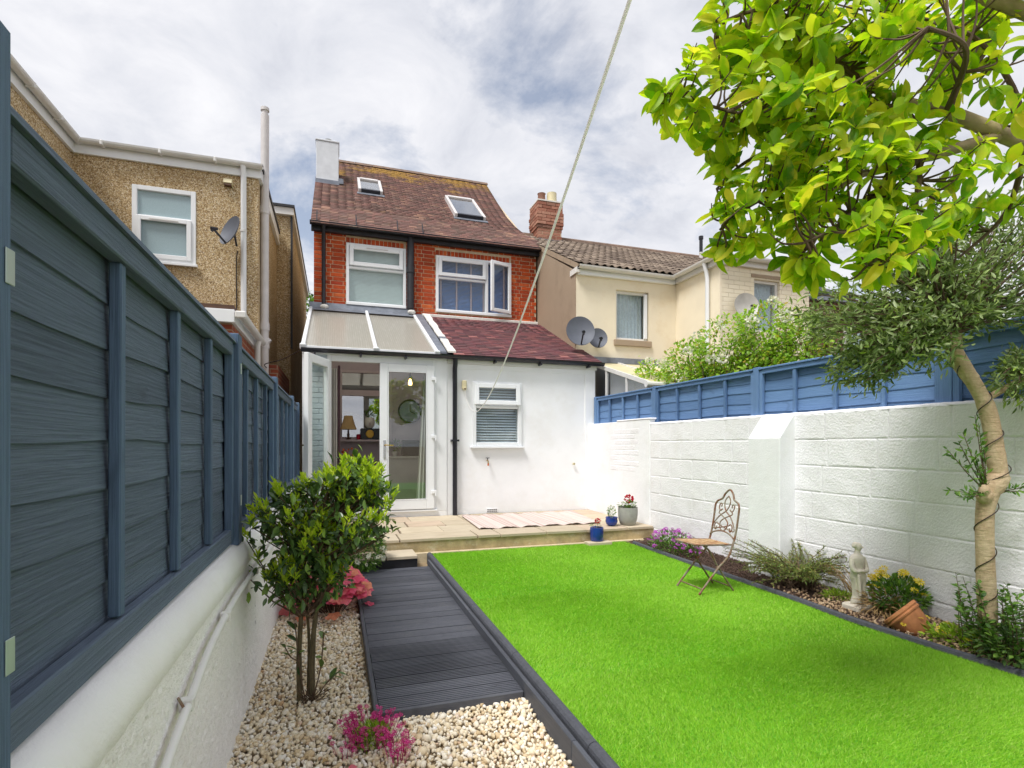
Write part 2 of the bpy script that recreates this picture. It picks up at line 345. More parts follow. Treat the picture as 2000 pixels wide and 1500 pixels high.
def polycarb():
    t = NT('ribbed_polycarbonate')
    wv = t.n('ShaderNodeTexWave'); wv.bands_direction = 'X'; wv.inputs['Scale'].default_value = 9.5; t.l(t.P(), wv.inputs[0])
    st = t.noise(9, 6, .7, (6, .35, .35))
    c = t.mix(t.ramp(st, [(.5, 0.), (.75, .8)]), lin('#dedbd2'), lin('#f6f4ef'))
    c = t.mix(t.math('MULTIPLY', wv.outputs[1], .25), c, lin('#bab4a6'))
    t.col(c); t.set(.14, 0, .8); t.bump(wv.outputs[1], .12, .004)
    tr = t.n('ShaderNodeBsdfTranslucent'); t.l(c, tr.inputs[0])
    tp = t.n('ShaderNodeBsdfTransparent'); tp.inputs[0].default_value = (.95, .92, .85, 1)
    m0 = t.n('ShaderNodeMixShader'); m0.inputs[0].default_value = .35; t.l(tr.outputs[0], m0.inputs[1]); t.l(tp.outputs[0], m0.inputs[2])
    m = t.n('ShaderNodeMixShader'); m.inputs[0].default_value = .6
    t.l(t.b.outputs[0], m.inputs[1]); t.l(m0.outputs[0], m.inputs[2]); t.l(m.outputs[0], t.out.inputs[0]); return t.m
MAT['polycarb'] = polycarb()
def rugm():
    t = NT('striped_woven_rug')
    sp = t.n('ShaderNodeSeparateXYZ'); t.l(t.P(), sp.inputs[0])
    cb = t.n('ShaderNodeCombineXYZ'); t.l(sp.outputs[0], cb.inputs[0])
    n = t.n('ShaderNodeTexNoise'); n.inputs['Scale'].default_value = 26; n.inputs['Detail'].default_value = 2; t.l(cb.outputs[0], n.inputs['Vector'])
    c = t.ramp(n.outputs[0], [(.36, lin('#b79c94')), (.46, lin('#cdb9b0')), (.54, lin('#d9cec6')), (.64, lin('#c2aaa2'))])
    t.col(c); t.bump(t.noise(220, 2), .5, .003); return t.set(.95, 0, .1)
MAT['rug'] = rugm()
def cream_brick():
    t = NT('cream_painted_brick')
    b = t.n('ShaderNodeTexBrick'); b.inputs['Scale'].default_value = 1; b.inputs['Brick Width'].default_value = .225; b.inputs['Row Height'].default_value = .075
    b.inputs['Mortar Size'].default_value = .006; b.inputs['Mortar Smooth'].default_value = .6
    sp = t.n('ShaderNodeSeparateXYZ'); t.l(t.P(), sp.inputs[0]); cb = t.n('ShaderNodeCombineXYZ')
    t.l(sp.outputs[0], cb.inputs[0]); t.l(sp.outputs[2], cb.inputs[1]); t.l(cb.outputs[0], b.inputs['Vector'])
    c = t.mix(t.ramp(t.noise(2, 6), [(.35, 0.), (.7, 1.)]), lin('#e8dcc0'), lin('#f0e6cf'))
    c = t.mix(t.math('MULTIPLY', b.outputs['Fac'], t.ramp(t.noise(4, 4), [(.4, .1), (.7, .9)])), c, lin('#a58f66'))
    t.col(c); t.bump(t.math('SUBTRACT', 1., b.outputs['Fac']), .6, .008); return t.set(.8, 0, .25)
MAT['cream_paint_brick'] = cream_brick()
def brick_tex(name, c1, c2, mort):
    t = NT(name)
    b = t.n('ShaderNodeTexBrick'); b.inputs['Scale'].default_value = 1; b.inputs['Brick Width'].default_value = .225; b.inputs['Row Height'].default_value = .075
    b.inputs['Mortar Size'].default_value = .008; b.inputs['Color1'].default_value = (*c1, 1); b.inputs['Color2'].default_value = (*c2, 1); b.inputs['Mortar'].default_value = (*mort, 1)
    sp = t.n('ShaderNodeSeparateXYZ'); t.l(t.P(), sp.inputs[0]); cb = t.n('ShaderNodeCombineXYZ')
    t.l(t.math('ADD', sp.outputs[0], sp.outputs[1]), cb.inputs[0]); t.l(sp.outputs[2], cb.inputs[1]); t.l(cb.outputs[0], b.inputs['Vector'])
    t.col(t.mix(t.ramp(t.noise(8, 5), [(.4, 0.), (.8, .4)]), b.outputs[0], c1)); t.bump(t.math('SUBTRACT', 1., b.outputs['Fac']), .6, .008); return t.set(.85, 0, .25)
MAT['brick_far'] = brick_tex('far_red_brick', lin('#7c3d2c'), lin('#9a5038'), lin('#a08b74'))
MAT['brick_far_dark'] = brick_tex('far_dark_brick', lin('#5f4038'), lin('#7c5347'), lin('#a89a8c'))

# ------------------------------------------------------------------ builders
WL = {}
def link(o, parent=None):
    COL.objects.link(o)
    if parent is not None:
        o.parent = parent; o.matrix_parent_inverse = Matrix.Translation(-WL[parent.name])
    WL[o.name] = Vector(o.location)
    return o
def tag(o, label=None, cat=None, group=None, kind=None):
    if label: o['label'] = label
    if cat: o['category'] = cat
    if group: o['group'] = group
    if kind: o['kind'] = kind
    return o
def thing(name, label, cat, loc=(0, 0, 0), group=None):
    o = bpy.data.objects.new(name, None); o.location = loc; o.empty_display_size = .1
    link(o); return tag(o, label, cat, group)
def struct(name, loc=(0, 0, 0)):
    o = bpy.data.objects.new(name, None); o.location = loc; o.empty_display_size = .1
    link(o); o['kind'] = 'structure'; return o
class B:
    def __init__(s): s.V = []; s.F = []
    def add(s, V, F):
        k = len(s.V); s.V += [tuple(v) for v in V]; s.F += [tuple(i + k for i in f) for f in F]; return s
    def box(s, x0, x1, y0, y1, z0, z1):
        return s.add([(x0, y0, z0), (x1, y0, z0), (x1, y1, z0), (x0, y1, z0), (x0, y0, z1), (x1, y0, z1), (x1, y1, z1), (x0, y1, z1)],
                     [(0, 3, 2, 1), (4, 5, 6, 7), (0, 1, 5, 4), (1, 2, 6, 5), (2, 3, 7, 6), (3, 0, 4, 7)])
    def bar(s, p, q, w, h, up=(0, 0, 1)):
        p, q, up = Vector(p), Vector(q), Vector(up); d = (q - p).normalized()
        a = d.cross(up)
        if a.length < 1e-4: a = d.cross(Vector((1, 0, 0)))
        a.normalize(); b = a.cross(d).normalized(); a *= w / 2; b *= h / 2
        V = [c + sa * a + sb * b for c in (p, q) for sa, sb in ((-1, -1), (1, -1), (1, 1), (-1, 1))]
        return s.add(V, [(3, 2, 1, 0), (4, 5, 6, 7), (0, 1, 5, 4), (1, 2, 6, 5), (2, 3, 7, 6), (3, 0, 4, 7)])
    def prism(s, pts, ext):
        n = len(pts); e = Vector(ext); V = [Vector(p) for p in pts] + [Vector(p) + e for p in pts]
        return s.add(V, [tuple(range(n))[::-1], tuple(range(n, 2 * n))] + [(i, (i + 1) % n, n + (i + 1) % n, n + i) for i in range(n)])
    def tube(s, pts, r, n=8, caps=True):
        P = [Vector(p) for p in pts]; m = len(P)
        rs = r if isinstance(r, (list, tuple)) else [r] * m
        V = []; F = []; ref = None
        for i in range(m):
            d = (P[min(i + 1, m - 1)] - P[max(i - 1, 0)]).normalized()
            if ref is None:
                ref = d.orthogonal().normalized()
            ref = (ref - d * ref.dot(d))
            if ref.length < 1e-5: ref = d.orthogonal()
            ref.normalize(); b = d.cross(ref)
            for k in range(n):
                a = 2 * math.pi * k / n; V.append(P[i] + (ref * math.cos(a) + b * math.sin(a)) * rs[i])
        for i in range(m - 1):
            for k in range(n):
                F.append((i * n + k, i * n + (k + 1) % n, (i + 1) * n + (k + 1) % n, (i + 1) * n + k))
        if caps: F += [tuple(range(n))[::-1], tuple(range((m - 1) * n, m * n))]
        return s.add(V, F)
    def lathe(s, c, prof, n=24, M=None):
        V = []; F = []
        for r, z in prof:
            for k in range(n):
                a = 2 * math.pi * k / n; v = Vector((r * math.cos(a), r * math.sin(a), z))
                if M is not None: v = M @ v
                V.append(Vector(c) + v)
        for i in range(len(prof) - 1):
            for k in range(n): F.append((i * n + k, i * n + (k + 1) % n, (i + 1) * n + (k + 1) % n, (i + 1) * n + k))
        if prof[0][0] > 1e-4: F.append(tuple(range(n))[::-1])
        return s.add(V, F)
    def sphere(s, c, r, n=10, m=6, sc=(1, 1, 1)):
        V = []; F = []
        for i in range(m + 1):
            t = math.pi * i / m
            for k in range(n):
                a = 2 * math.pi * k / n
                V.append((c[0] + r * sc[0] * math.sin(t) * math.cos(a), c[1] + r * sc[1] * math.sin(t) * math.sin(a), c[2] - r * sc[2] * math.cos(t)))
        for i in range(m):
            for k in range(n): F.append((i * n + k, i * n + (k + 1) % n, (i + 1) * n + (k + 1) % n, (i + 1) * n + k))
        return s.add(V, F)
    def mesh(s, name, bevel=0, smooth=False, seg=1):
        bm = bmesh.new(); vs = [bm.verts.new(v) for v in s.V]
        for f in s.F:
            try: bm.faces.new([vs[i] for i in f])
            except ValueError: pass
        if smooth: bmesh.ops.remove_doubles(bm, verts=bm.verts[:], dist=1e-5)
        bmesh.ops.recalc_face_normals(bm, faces=bm.faces[:])
        if bevel: bmesh.ops.bevel(bm, geom=bm.edges[:], offset=bevel, segments=seg, affect='EDGES', clamp_overlap=True)
        me = bpy.data.meshes.new(name); bm.to_mesh(me); bm.free()
        if smooth:
            for p in me.polygons: p.use_smooth = True
            try: me.set_sharp_from_angle(angle=R(40))
            except Exception: pass
        return me
    def build(s, name, mat, parent=None, bevel=0, smooth=False, label=None, cat=None, group=None, kind=None):
        me = s.mesh(name, bevel, smooth); me.materials.append(MAT[mat] if isinstance(mat, str) else mat)
        o = bpy.data.objects.new(name, me); link(o, parent); return tag(o, label, cat, group, kind)
def inst(name, me, parent, M):
    o = bpy.data.objects.new(name, me); o.matrix_basis = M if isinstance(M, Matrix) else Matrix.Translation(M)
    return link(o, parent)
_pc = {}
def block_mesh(dx, dy, dz, mat, bev=.003):
    k = (round(dx, 4), round(dy, 4), round(dz, 4), mat, bev)
    if k not in _pc:
        me = B().box(-dx/2, dx/2, -dy/2, dy/2, -dz/2, dz/2).mesh('block', bev); me.materials.append(MAT[mat]); _pc[k] = me
    return _pc[k]
def np_mesh(name, V, F, mat, parent=None, kind='stuff', smooth=False):
    me = bpy.data.meshes.new(name); V = np.ascontiguousarray(V, np.float32); F = np.ascontiguousarray(F, np.int32)
    nf, k = F.shape
    me.vertices.add(len(V)); me.vertices.foreach_set('co', V.ravel())
    me.loops.add(nf * k); me.loops.foreach_set('vertex_index', F.ravel())
    me.polygons.add(nf); me.polygons.foreach_set('loop_start', np.arange(0, nf * k, k, dtype=np.int32))
    if smooth: me.polygons.foreach_set('use_smooth', np.ones(nf, bool))
    me.update(calc_edges=True); me.materials.append(MAT[mat])
    o = bpy.data.objects.new(name, me); link(o, parent); tag(o, kind=kind); return o
def nrm(a): return a / np.maximum(np.linalg.norm(a, axis=-1, keepdims=True), 1e-9)
def frames(d, up):
    y = nrm(np.asarray(d, float)); up = np.asarray(up, float)
    z = up - (up * y).sum(-1, keepdims=True) * y; z = nrm(z); x = np.cross(y, z)
    return np.stack([x, y, z], axis=-1)          # columns
def leaf_t(seg=4, wd=.42, fold=.12, curl=.25, shape=1.0, lobes=0):
    V = []; F = []
    for i in range(seg + 1):
        t = i / seg; ww = wd / 2 * (math.sin(math.pi * min(1, max(0, t ** shape))) ** (.8 if shape <= 1 else .62) if 0 < t < 1 else .03)
        if lobes and 0 < t < 1: ww *= 1 + .35 * (i % 2)
        z = -curl * t * t
        V += [(-ww, t, z + fold * ww / wd * 2 * .5), (0, t, z), (ww, t, z + fold * ww / wd * 2 * .5)]
    for i in range(seg):
        a = i * 3; F += [(a, a + 1, a + 4, a + 3), (a + 1, a + 2, a + 5, a + 4)]
    return np.array(V, float), np.array(F, int)
def leaf_lobed(n=5):
    V = [(0, 0, 0)]; m = n * 4
    for i in range(m + 1):
        a = math.pi * (-.83 + 1.66 * i / m) ; r = .5 + .16 * abs(math.cos(n * .95 * a * .5)) ** 1.5 + .05 * math.cos(n * 3 * a)
        V.append((r * math.sin(a), .32 + r * math.cos(a) * .95, .07 * math.sin(5 * a) - .12 * r))
    F = [(0, i, i + 1, i + 1) for i in range(1, m + 1)]
    return np.array(V), np.array(F)
def scatter(name, T, pos, fr, sc, mat, parent, kind='stuff'):
    V, F = T; n = len(pos)
    if n == 0: return None
    sc = np.asarray(sc, float).reshape(n, 1, 1)
    W = np.einsum('nij,vj->nvi', fr, V) * sc + np.asarray(pos)[:, None, :]
    FF = (F[None] + (np.arange(n) * len(V))[:, None, None]).reshape(-1, F.shape[1])
    return np_mesh(name, W.reshape(-1, 3), FF, mat, parent, kind)
def tmesh(name, T, mat):
    me = bpy.data.meshes.new(name); me.from_pydata(T[0].tolist(), [], [tuple(dict.fromkeys(f)) for f in T[1].tolist()])
    me.materials.append(MAT[mat]); return me
CAM = np.array([0, 0, 1.34])
def leaves(parent, T, pos, fr, sc, mat, keep=300, name='leaf', rest='foliage'):
    pos = np.asarray(pos, float); sc = np.asarray(sc, float)
    order = np.argsort(-(sc / np.linalg.norm(pos - CAM, axis=1)))
    me = tmesh(name, T, mat)
    for i in order[:keep]:
        M = Matrix.Identity(4)
        for a in range(3):
            for b in range(3): M[a][b] = fr[i][a][b] * sc[i]
            M[a][3] = pos[i][a]
        inst(name, me, parent, M)
    r = order[keep:]
    if len(r): scatter(rest, T, pos[r], fr[r], sc[r], mat, parent)
def rdir(n, g=rng): return nrm(g.normal(size=(n, 3)))
def ell(n, c, r, g=rng, shell=0.0):
    d = rdir(n, g); q = (shell + (1 - shell) * g.random(n)) ** (1 / 3)
    return np.array(c) + d * q[:, None] * np.array(r), d
def wob(a, b, n=6, amp=.02):
    a, b = Vector(a), Vector(b)
    return [a.lerp(b, i / n) + (Vector((random.uniform(-1, 1), random.uniform(-1, 1), random.uniform(-1, 1))) * amp if 0 < i < n else Vector()) for i in range(n + 1)]
def smoothpath(pts, k=6):
    P = [Vector(p) for p in pts]; out = []
    for i in range(len(P) - 1):
        p0, p1, p2, p3 = P[max(i-1, 0)], P[i], P[i+1], P[min(i+2, len(P)-1)]
        for j in range(k):
            t = j / k
            out.append(.5 * ((2*p1) + (p2-p0)*t + (2*p0-5*p1+4*p2-p3)*t*t + (-p0+3*p1-3*p2+p3)*t**3))
    out.append(P[-1]); return out

# SECTIONS
# ------------------------------------------------------------------ ground, lawn, gravel, patio, deck
B().box(-300, 300, -300, 300, -.6, -.03).build('ground', 'earth', kind='structure')
B().box(-.43, 1.0, -1.5, 6.2, -.03, -.004).build('gravel_bed', 'gravel_base', kind='structure')

def ico(sub=1):
    bm = bmesh.new(); bmesh.ops.create_icosphere(bm, subdivisions=sub, radius=1)
    V = np.array([v.co[:] for v in bm.verts]); F = np.array([[v.index for v in f.verts] for f in bm.faces]); bm.free(); return V, F
def stones(name, pos, size, mat, parent=None, sub=2, variants=5, flat=.75):
    pos = np.asarray(pos); n = len(pos); Vs = []; Fs = []; k = 0
    V0, F0 = ico(sub)
    for q in range(variants):
        idx = np.arange(q, n, variants); m = len(idx)
        V = V0.copy()
        for c in range(7):                                     # chipped facets
            d = rdir(1)[0]; h = .45 + .3 * rng.random(); pr = V @ d
            V = V - np.outer(np.maximum(pr - h, 0), d)
        V *= (1 + .07 * rng.normal(size=(len(V), 1)))
        fr = frames(rdir(m), rdir(m)); s3 = np.stack([.75 + .55 * rng.random(m), .7 + .4 * rng.random(m), flat * (.8 + .3 * rng.random(m))], 1) * size[idx][:, None]
        W = np.einsum('nij,nvj->nvi', fr, V[None] * s3[:, None, :]) + pos[idx][:, None, :]
        Vs.append(W.reshape(-1, 3)); Fs.append((F0[None] + (np.arange(m) * len(V))[:, None, None]).reshape(-1, 3) + k); k += m * len(V)
    return np_mesh(name, np.concatenate(Vs), np.concatenate(Fs), mat, parent, 'stuff')
def jgrid(x0, x1, y0, y1, step):
    gx, gy = np.meshgrid(np.arange(x0, x1, step), np.arange(y0, y1, step)); p = np.stack([gx.ravel(), gy.ravel()], 1)
    return p + rng.uniform(-.5, .5, p.shape) * step
gp = np.concatenate([jgrid(-.425, .17, 2.6, 6.05, .0175), jgrid(-.425, .925, 1.55, 2.66, .0175)])
gs = rng.uniform(.0095, .0195, len(gp)); gs[rng.random(len(gp)) < .07] *= 1.4; gs[rng.random(len(gp)) < .2] *= .7
gz = gs * .35 + rng.uniform(-.003, .010, len(gp)) + .008 * np.sin(gp[:, 0] * 9) * np.sin(gp[:, 1] * 5)
g = stones('gravel', np.column_stack([gp, gz]), gs, 'gravel', sub=1)
tag(g, 'cream and honey coloured stone gravel round the black decking', 'gravel', kind='stuff')
# lawn
B().box(1.03, 3.52, -1.5, 6.12, -.02, .088).build('lawn', 'turf_base', kind='structure')
def turf():
    segs = [(1.02, 3.53, 1.1, 2.6, 80000), (1.02, 3.53, 2.6, 4.2, 52000), (1.02, 3.53, 4.2, 6.12, 32000)]
    Ps = []
    for x0, x1, y0, y1, dens in segs:
        n = int((x1 - x0) * (y1 - y0) * dens); p = np.column_stack([rng.uniform(x0, x1, n), rng.uniform(y0, y1, n)]); Ps.append(p)
    p = np.concatenate(Ps); n = len(p)
    far = np.clip((p[:, 1] - 1.2) / 4.5, 0, 1)
    L_ = rng.uniform(.014, .024, n); W_ = .0011 + .0014 * far
    pile = np.sin(p[:, 0] * 2.3 + 1.7 * np.sin(p[:, 1] * 1.3)) * np.cos(p[:, 1] * 1.9 + p[:, 0])
    lean = rng.normal(size=(n, 2)) * .55 + np.column_stack([.35 * pile, -.25 + .3 * np.cos(p[:, 0] * 3.1 + p[:, 1])]); tip = np.column_stack([lean * L_[:, None] * .9, L_ * .85])
    a = rng.uniform(0, 2 * math.pi, n); side = np.column_stack([np.cos(a), np.sin(a), np.zeros(n)]) * W_[:, None]
    base = np.column_stack([p, np.full(n, .088)])
    V = np.stack([base - side, base + side, base + tip], 1).reshape(-1, 3)
    o = np_mesh('grass', V, np.arange(3 * n).reshape(-1, 3), 'grass')
    tag(o, 'bright green artificial grass blades of the lawn', 'grass', kind='stuff')
turf()

# patio with sandstone slabs
pat = B().box(-.43, 4.0, 6.17, 8.11, -.02, .232).build('patio', 'riser', kind='structure')
B().box(.83, 3.96, 6.10, 6.168, -.02, .105).build('sand_strip', 'sand', pat)
B().box(-.42, 3.99, 6.19, 8.10, .2325, .24).build('joint_bed', 'soil', pat)
def slab(x0, x1, y0, y1, z=.262, par=None, th=.034):
    x0 += .008; x1 -= .008; y0 += .010; y1 -= .010; j = lambda: random.uniform(-.005, .005)
    dz = random.uniform(-.004, .004)
    pts = [(x0 + j(), y0 + j(), z + dz - th), (x1 + j(), y0 + j(), z + dz - th), (x1 + j(), y1 + j(), z + dz - th), (x0 + j(), y1 + j(), z + dz - th)]
    return B().prism(pts, (0, 0, th)).build('paving_slab', 'slab', par or pat, bevel=.004)
rows = [(6.145, 6.60, [-.42, .12, .69, 1.60, 1.88, 2.47, 3.02, 3.6, 3.99]), (6.60, 7.08, [-.42, .3, .75, 1.28, 1.9, 2.55, 3.1, 3.99]),
        (7.08, 7.55, [-.42, .2, .9, 1.4, 2.0, 2.9, 3.45, 3.99]), (7.55, 8.10, [-.42, .45, 1.0, 1.75, 1.95, 2.7, 3.3, 3.99])]
for y0, y1, xs in rows:
    for a, b in zip(xs[:-1], xs[1:]): slab(a, b, y0, y1)
stp = B().box(.16, .83, 5.78, 6.166, -.02, .115).build('garden_step', 'black_wood', kind='structure')
slab(.15, .5, 5.75, 6.14, .15, stp); slab(.5, .835, 5.75, 6.14, .152, stp)

# ribbed decking path
deck = struct('decking_path', (.56, 2.67, 0))
pw = .1205; nb = 25; prof = []
for k in range(6):
    a = -.0565 + k * .0194
    prof += [(a, 0.), (a + .0105, 0.), (a + .0118, -.007), (a + .018, -.007)]
prof = prof[:-2]
pf = [(0, y, z) for y, z in prof] + [(0, .0565, -.03), (0, -.0565, -.03)]
bme = B().prism([(-.365, y, z) for _, y, z in pf], (.73, 0, 0)).mesh('deck_board'); bme.materials.append(MAT['deck'])
for i in range(nb):
    inst('deck_board', bme, deck, (.566 + random.uniform(-.002, .002), 2.729 + i * pw, .052 + random.uniform(-.0015, .0015)))
B().box(.176, .198, 2.66, 5.74, -.02, .056).build('side_board', 'deck_edge', deck, bevel=.003)
B().box(.176, .93, 2.64, 2.664, -.02, .054).build('end_board', 'deck', deck, bevel=.003)
B().box(.2, .93, 2.68, 5.74, -.02, .018).build('joist_base', 'black_wood', deck)
te = thing('timber_edging', 'black upright timber boards between the decking and the kerb roll', 'edging', (.945, 3, 0))
for y0, y1 in ((.6, 2.05), (2.055, 3.9), (3.905, 5.76)):
    B().box(.934, .958, y0, y1, -.02, .104).build('board', 'deck_edge', te, bevel=.003)
ke = thing('lawn_kerb', 'dark grey rounded kerb edging along the decking side of the lawn', 'edging', (1.0, 3, 0))
for y0, y1 in ((.6, 1.98), (1.985, 2.98), (2.985, 3.98), (3.985, 4.98), (4.985, 6.05)):
    pts = [(.975, y0, -.02)] + [(1.003 - .028 * math.cos(math.pi * k / 6), y0, .098 + .026 * math.sin(math.pi * k / 6)) for k in range(7)] + [(1.031, y0, -.02)]
    B().prism(pts, (0, y1 - y0, 0)).build('kerb_piece', 'rubber_edge', ke)
re_ = thing('bed_edging', 'grey rounded edging strip between the lawn and the flower bed', 'edging', (3.53, 3.5, 0))
path = smoothpath([(3.56, 5.93, .1), (3.53, 5.4, .1), (3.51, 4.6, .1), (3.50, 3.9, .1), (3.485, 3.3, .1), (3.455, 2.85, .1), (3.48, 2.3, .098), (3.51, 1.85, .098), (3.5, 1.2, .098), (3.5, .2, .098)], 6)
cut = 36
for seg in (path[:cut + 1], path[cut:]):
    bb = B(); n = len(seg)
    bb.tube(seg, [.03] * n, 8); bb.build('edging_strip', 'rubber_edge', re_, smooth=True)

# flower bed soil
def soilbed():
    xs = np.linspace(3.5, 4.03, 22); ys = np.linspace(-1.2, 6.14, 240); X, Y = np.meshgrid(xs, ys)
    Z = .085 + .035 * (X - 3.5) / .5 + rng.normal(size=X.shape) * .008 + .012 * np.sin(Y * 7 + X * 9) * np.sin(X * 23)
    V = np.stack([X, Y, Z], -1).reshape(-1, 3); c = len(xs); idx = np.arange(len(ys) * c).reshape(len(ys), c)
    F = np.stack([idx[:-1, :-1], idx[:-1, 1:], idx[1:, 1:], idx[1:, :-1]], -1).reshape(-1, 4)
    np_mesh('flower_bed', V, F, 'soil', None, 'structure')
soilbed()
cp = jgrid(3.54, 3.98, 1.3, 3.75, .022); keepm = rng.random(len(cp)) < np.clip((3.7 - cp[:, 1]) * 1.5, .12, .92); cp = cp[keepm]
cs = rng.uniform(.007, .017, len(cp))
g = stones('stone_chips', np.column_stack([cp, .098 + .06 * (cp[:, 0] - 3.5) + cs * .4]), cs, 'chips', sub=1)
tag(g, 'brown stone chippings on the soil round the statue', 'stone chips', kind='stuff')
sp_ = jgrid(3.55, 3.99, 3.6, 5.9, .02); ss = rng.uniform(.004, .013, len(sp_))
g = stones('soil_clods', np.column_stack([sp_, .1 + .06 * (sp_[:, 0] - 3.5) + ss * .3]), ss, 'soil', sub=1)
tag(g, 'dark crumbly soil clods in the bed under the chair', 'soil', kind='stuff')

# ------------------------------------------------------------------ left wall, conduit and fence
lw = thing('rendered_wall', 'low white roughcast wall carrying the dark slatted fence beside the gravel', 'wall', (-.5, 3, 0))
def strip(name, prof, y0, y1, ny, mat, amp, par):
    P = np.array(prof); m = len(P); ys = np.linspace(y0, y1, ny); V = []
    for y in ys:
        for x, z in P: V.append((x + random.gauss(0, amp), y, z + random.gauss(0, amp * .6)))
    idx = np.arange(ny * m).reshape(ny, m)
    F = np.stack([idx[:-1, :-1], idx[:-1, 1:], idx[1:, 1:], idx[1:, :-1]], -1).reshape(-1, 4)
    o = np_mesh(name, np.array(V), F, mat, par, None, True); return o
for ya_, yb_, ny_, nz_ in ((-1.2, .9, 60, 30), (.9, 3.3, 340, 100), (3.3, 8.1, 300, 46)):
    strip('roughcast_face', [(-.424 - .012 * z, z) for z in np.linspace(-.02, .745, nz_)], ya_, yb_, ny_, 'white_rough', .0019, lw)
strip('capping', [(-.440, .722), (-.422, .738), (-.425, .78), (-.436, .81), (-.456, .835), (-.48, .845), (-.58, .85)], -1.2, 8.1, 260, 'white_cap', .0013, lw)
B().box(-.62, -.45, -1.2, 8.1, -.02, .74).build('wall_core', 'white_cap', lw)
cd = thing('conduit_pipe', 'white cable conduit clipped along the low roughcast wall', 'pipe', (-.40, 2, .6))
cpth = smoothpath([(-.405, .9, .36), (-.405, 1.3, .455), (-.405, 1.56, .537), (-.402, 1.756, .594), (-.405, 2.1, .659), (-.408, 2.7, .684), (-.408, 3.68, .665), (-.408, 4.6, .68), (-.408, 5.6, .7)], 6)
B().tube(cpth, .0125, 10).build('pipe', 'white_paint', cd, smooth=True)
for y, z in ((1.756, .594), (2.33, .672), (3.1, .678), (4.1, .67)):
    B().box(-.425, -.388, y - .014, y + .014, z - .018, z + .018).build('clip', 'white_paint', cd, bevel=.003)
B().bar((-.42, 1.72, .63), (-.405, 1.735, .585), .006, .006).build('rusty_nail', 'rust', cd)

def lap_board(y0, y1, z0, z1, x, sg, name, mat, par, wav=.006, n=9):
    ys = np.linspace(y0, y1, n); V = []
    ph = random.uniform(0, 6)
    for y in ys:
        dz = wav * math.sin(y * 5 + ph) + random.uniform(-.5, .5) * wav; th = .009
        V += [(x + sg * .010, y, z0 + dz), (x + sg * .001, y, z1), (x + sg * .001 - sg * th, y, z1), (x + sg * .010 - sg * th, y, z0 + dz)]
    F = []
    for i in range(n - 1):
        a = i * 4
        for k in range(4): F.append((a + k, a + (k + 1) % 4, a + 4 + (k + 1) % 4, a + 4 + k))
    F += [(0, 1, 2, 3), tuple((n - 1) * 4 + k for k in (3, 2, 1, 0))]
    return B().add(V, F).build(name, mat, par)
fl = thing('lap_fence', 'tall dark blue-grey lap fence on the low white roughcast wall', 'fence', (-.51, 3, .9))
posts = [-1.05, .94, 2.99, 4.79, 6.58]
bats = [[.0, .5, -.5], [1.515, 2.01, 2.49], [3.43, 3.88, 4.34], [5.2, 5.66, 6.12], [6.95, 7.25]]
ends = posts[1:] + [7.52]
for i, (a, b) in enumerate(zip(posts, ends)):
    tz = (1.845, 1.85, 1.85, 1.85, 1.85)[i]; y0, y1 = a + .048, b - .048
    for k in range(8):
        z0 = .915 + k * .111
        lap_board(y0, y1, z0 - .012, z0 + .118, -.527, 1, 'board', 'fence_l', fl, .006)
    for y in bats[i]:
        if y0 < y < y1: B().bar((-.499, y, .93), (-.499 + random.uniform(-.003, .003), y + random.uniform(-.004, .012), tz - .075), .032, .026, (1, 0, 0)).build('batten', 'fence_lv', fl, bevel=.003)
    for y in (y0 + .02, y1 - .02): B().box(-.514, -.478, y - .019, y + .019, .865, tz - .02).build('frame_upright', 'fence_lv', fl, bevel=.003)
    B().box(-.514, -.481, y0 + .04, y1 - .04, .855, .925).build('bottom_rail', 'fence_l', fl, bevel=.004)
    B().box(-.514, -.476, y0 + .04, y1 - .04, tz - .075, tz - .012).build('top_rail', 'fence_l', fl, bevel=.004)
    B().prism([(-.56, y0, tz - .01), (-.465, y0, tz - .012), (-.47, y0, tz + .006), (-.515, y0, tz + .02), (-.56, y0, tz + .008)], (0, y1 - y0, 0)).build('capping_rail', 'fence_l', fl)
for i, y in enumerate(posts[1:] + [7.55]):
    B().box(-.555, -.455, y - .046, y + .046, .84, (1.95, 1.89, 1.89, 1.89, 1.885)[i]).build('post', 'fence_lv', fl, bevel=.005)
for y, z in ((.972, 1.60), (.972, 1.03), (2.99, 1.72), (2.99, 1.06)):
    B().box(-.4546, -.4525, y - .007, y + .016, z - .026, z + .026).build('fixing_bracket', 'galv', fl, bevel=.0008)
# short return panel at the far end
fr_ = thing('return_fence', 'narrow blue fence panel turned across the end of the dark lap fence', 'fence', (-.9, 7.75, 0))
for k in range(8):
    z0 = .95 + k * .12
    B().box(-1.15, -.56, 7.735, 7.75, z0, z0 + .118).build('board', 'fence_r', fr_)
B().box(-1.15, -.55, 7.71, 7.76, 1.91, 1.95).build('capping_rail', 'fence_r', fr_)
B().box(-.60, -.545, 7.70, 7.76, .5, 1.91).build('frame_upright', 'fence_rv', fr_); B().box(-.9, -.86, 7.71, 7.735, .9, 1.91).build('batten', 'fence_rv', fr_)

